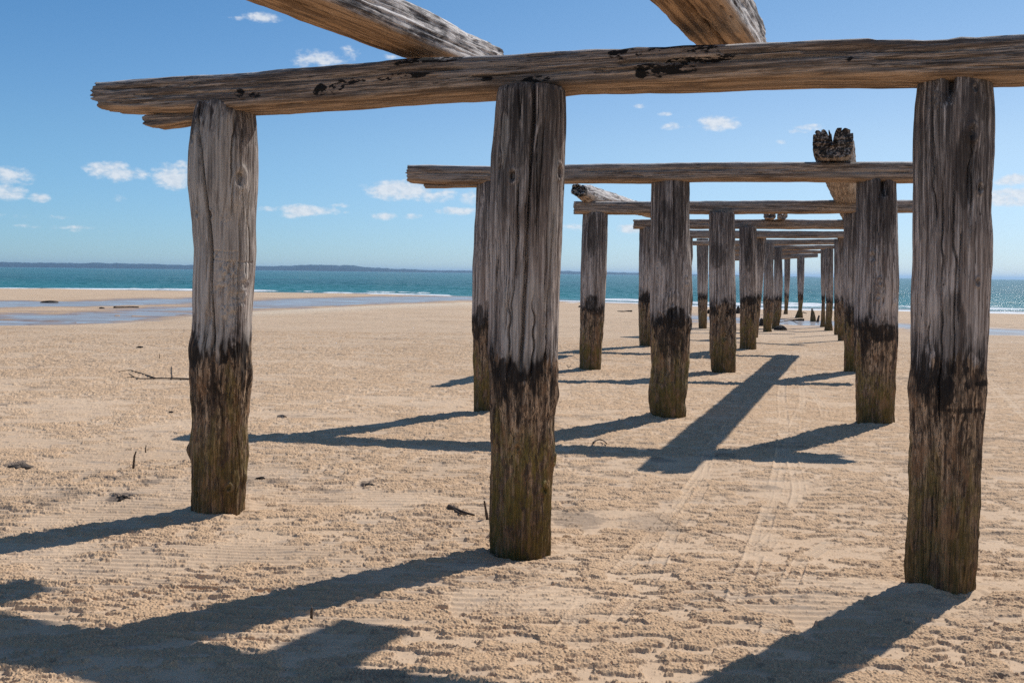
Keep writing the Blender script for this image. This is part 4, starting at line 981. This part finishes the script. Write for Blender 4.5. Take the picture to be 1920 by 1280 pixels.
def build_haze():
    m = bpy.data.materials.new('sea_air'); m.use_nodes = True; t = m.node_tree; t.nodes.clear()
    v = t.nodes.new('ShaderNodeVolumePrincipled'); v.inputs['Color'].default_value = (.50, .74, 1, 1); v.inputs['Density'].default_value = HAZE; v.inputs['Anisotropy'].default_value = .3
    o = t.nodes.new('ShaderNodeOutputMaterial'); t.links.new(v.outputs[0], o.inputs['Volume'])
    x0, x1, y0, y1, z0, z1 = -40000, 40000, -120, 33000, -6, 62
    V = [(x, y, z) for z in (z0, z1) for y in (y0, y1) for x in (x0, x1)]
    Q = [(0, 2, 3, 1), (4, 5, 7, 6), (0, 1, 5, 4), (2, 6, 7, 3), (0, 4, 6, 2), (1, 3, 7, 5)]
    tag(link('haze', make_mesh('haze', V, Q, smooth=False), m), kind='stuff')
HAZE = 8e-5
if HAZE: build_haze()

# ------------------------------------------------------------------ sky and sun
az_s = math.atan2(SUNV[0], SUNV[1]); el_s = math.asin(SUNV[2])
wd = bpy.data.worlds.new('World'); SC.world = wd; wd.use_nodes = True
class GW(G):
    def __init__(s, w): s.t = w.node_tree; s.t.nodes.clear()
g = GW(wd)
sky = g.n('ShaderNodeTexSky'); sky.sky_type = 'NISHITA'; sky.sun_disc = False
sky.sun_elevation = el_s; sky.sun_rotation = az_s; sky.altitude = 0; sky.air_density = 1.0; sky.dust_density = 0.0; sky.ozone_density = 6.0
bg = g.n('ShaderNodeBackground'); bg.inputs[1].default_value = .103
dirv = g.n('ShaderNodeTexCoord').outputs['Generated']
sp = g.n('ShaderNodeSeparateXYZ'); g.set(sp.inputs[0], dirv)
AZ = g.m('ARCTAN2', sp.outputs[0], sp.outputs[1]); EL = g.m('ARCSINE', sp.outputs[2])
tE = g.mix(g.step(EL, .13, .32), g.mix(g.step(EL, .0, .15), (.74, .88, 1.13), (.90, .97, 1.02)), (.74, .93, 1.0))
tA = g.mix(g.step(AZ, -.65, .65), (.78, .96, 1.02), g.mix(g.step(EL, .0, .14), (1.08, 1.0, .96), (1.40, 1.11, .95)))
g.set(bg.inputs[0], g.mul(g.mul(sky.outputs[0], tE), tA))
cv = g.n('ShaderNodeCombineXYZ'); g.set(cv.inputs[0], AZ); g.set(cv.inputs[1], EL)
nz1 = g.noise(cv.outputs[0], (38, 75, 1), 6, .6, .3)
nz2 = g.noise(cv.outputs[0], (120, 190, 1), 4, .6, .2)
CLOUDS = [(490, 32, 34, 9, .9), (605, 107, 48, 16, .75), (735, 106, 20, 6, .7), (208, 318, 42, 16, 1), (325, 326, 34, 22, 1), (345, 312, 18, 14, .9), (270, 327, 16, 8, .6), (22, 325, 34, 15, 1), (18, 358, 26, 13, 1), (75, 368, 18, 8, .9), (225, 370, 14, 7, .5),
          (752, 352, 58, 20, 1.1), (800, 368, 40, 12, .8), (720, 404, 22, 8, .9), (775, 405, 20, 6, .7), (575, 392, 62, 10, 1), (500, 392, 22, 7, .6), (862, 394, 42, 8, 1), (882, 370, 20, 16, .7), (1345, 229, 36, 13, 1.1), (1257, 236, 17, 7, .9), (1202, 198, 16, 5, .9), (1245, 213, 14, 4, .6),
          (1520, 238, 26, 6, .7), (1465, 266, 12, 5, .6), (1905, 366, 44, 15, 1.5), (1900, 336, 26, 10, 1.2), (1078, 425, 30, 9, .9), (1185, 427, 30, 9, 1), (110, 425, 70, 4, .5), (60, 405, 60, 4, .45), (170, 432, 40, 4, .4), (545, 398, 30, 9, .6), (630, 385, 26, 6, .5), (690, 350, 16, 8, .5), (830, 362, 30, 12, .6), (655, 100, 22, 14, .55), (570, 112, 22, 12, .6), (455, 34, 24, 5, .5), (1290, 235, 20, 6, .45), (1375, 222, 16, 7, .6), (1500, 245, 20, 5, .5), (300, 330, 16, 7, .5), (50, 330, 18, 12, .6), (1140, 430, 30, 6, .5), (1225, 420, 24, 8, .5), (410, 390, 30, 5, .4), (600, 300, 60, 3, .0), (-200, 340, 80, 25, 1), (2100, 300, 90, 24, 1), (2250, 380, 70, 20, 1), (-350, 250, 60, 18, .9), (860, 330, 20, 6, .4)]
acc = None
for (px, py, w, h, s) in CLOUDS:
    if s <= 0: continue
    a, b = ray(px, py); az = math.atan(a); el = math.atan(b * math.cos(az))
    wa = w * 1.35 / F; ha = h * 1.35 / F
    d = g.m('ADD', g.m('POWER', g.m('MULTIPLY', g.m('SUBTRACT', AZ, az), 1 / wa), 2.0), g.m('POWER', g.m('MULTIPLY', g.m('SUBTRACT', EL, el - ha * .15), 1 / ha), 2.0))
    v = g.m('MULTIPLY', g.m('SUBTRACT', 1.0, d), s, clamp=True)
    acc = v if acc is None else g.m('MAXIMUM', acc, v)
shape = g.m('ADD', acc, g.m('ADD', g.m('MULTIPLY', g.m('SUBTRACT', nz1, .5), 1.9), g.m('MULTIPLY', g.m('SUBTRACT', nz2, .5), .9)))
alpha = g.m('MULTIPLY', g.step(shape, .22, 1.05), g.step(acc, 0, .3))
bgc = g.n('ShaderNodeBackground'); g.set(bgc.inputs[0], g.mix(g.step(nz2, .35, .65), (.74, .80, .88), (.90, .93, .97))); bgc.inputs[1].default_value = .92
mx = g.n('ShaderNodeMixShader'); g.set(mx.inputs[0], g.m('MULTIPLY', alpha, .82)); g.set(mx.inputs[1], bg.outputs[0]); g.set(mx.inputs[2], bgc.outputs[0])
wo = g.n('ShaderNodeOutputWorld'); g.set(wo.inputs[0], mx.outputs[0])

ld = bpy.data.lights.new('sun', 'SUN'); ld.energy = 4.3; ld.angle = math.radians(.53); ld.color = (1, .965, .925)
lo = bpy.data.objects.new('sun', ld); COL.objects.link(lo)
from mathutils import Vector
lo.rotation_euler = Vector(SUNV).to_track_quat('Z', 'Y').to_euler(); lo.location = (20, 20, 40)

cd = bpy.data.cameras.new('camera'); co = bpy.data.objects.new('camera', cd); COL.objects.link(co)
cd.sensor_width = 36; cd.lens = 36 * F / 1920; cd.shift_y = -(640 - CY) / 1920; cd.clip_start = .05; cd.clip_end = 60000
co.location = (0, 0, H)
from mathutils import Matrix
co.matrix_world = Matrix.Translation((0, 0, H)) @ Matrix.Rotation(math.pi / 2, 4, 'X') @ Matrix.Rotation(TH, 4, 'Z')
SC.camera = co
vs = SC.view_settings; vs.view_transform = 'Standard'; vs.look = 'None'; vs.exposure = 0.0; vs.gamma = 1
SC.cycles.use_denoising = False
SC.cycles.max_bounces = 6; SC.cycles.diffuse_bounces = 3; SC.cycles.glossy_bounces = 3
SC.cycles.sample_clamp_indirect = 8
print('built in', time.time() - T0)
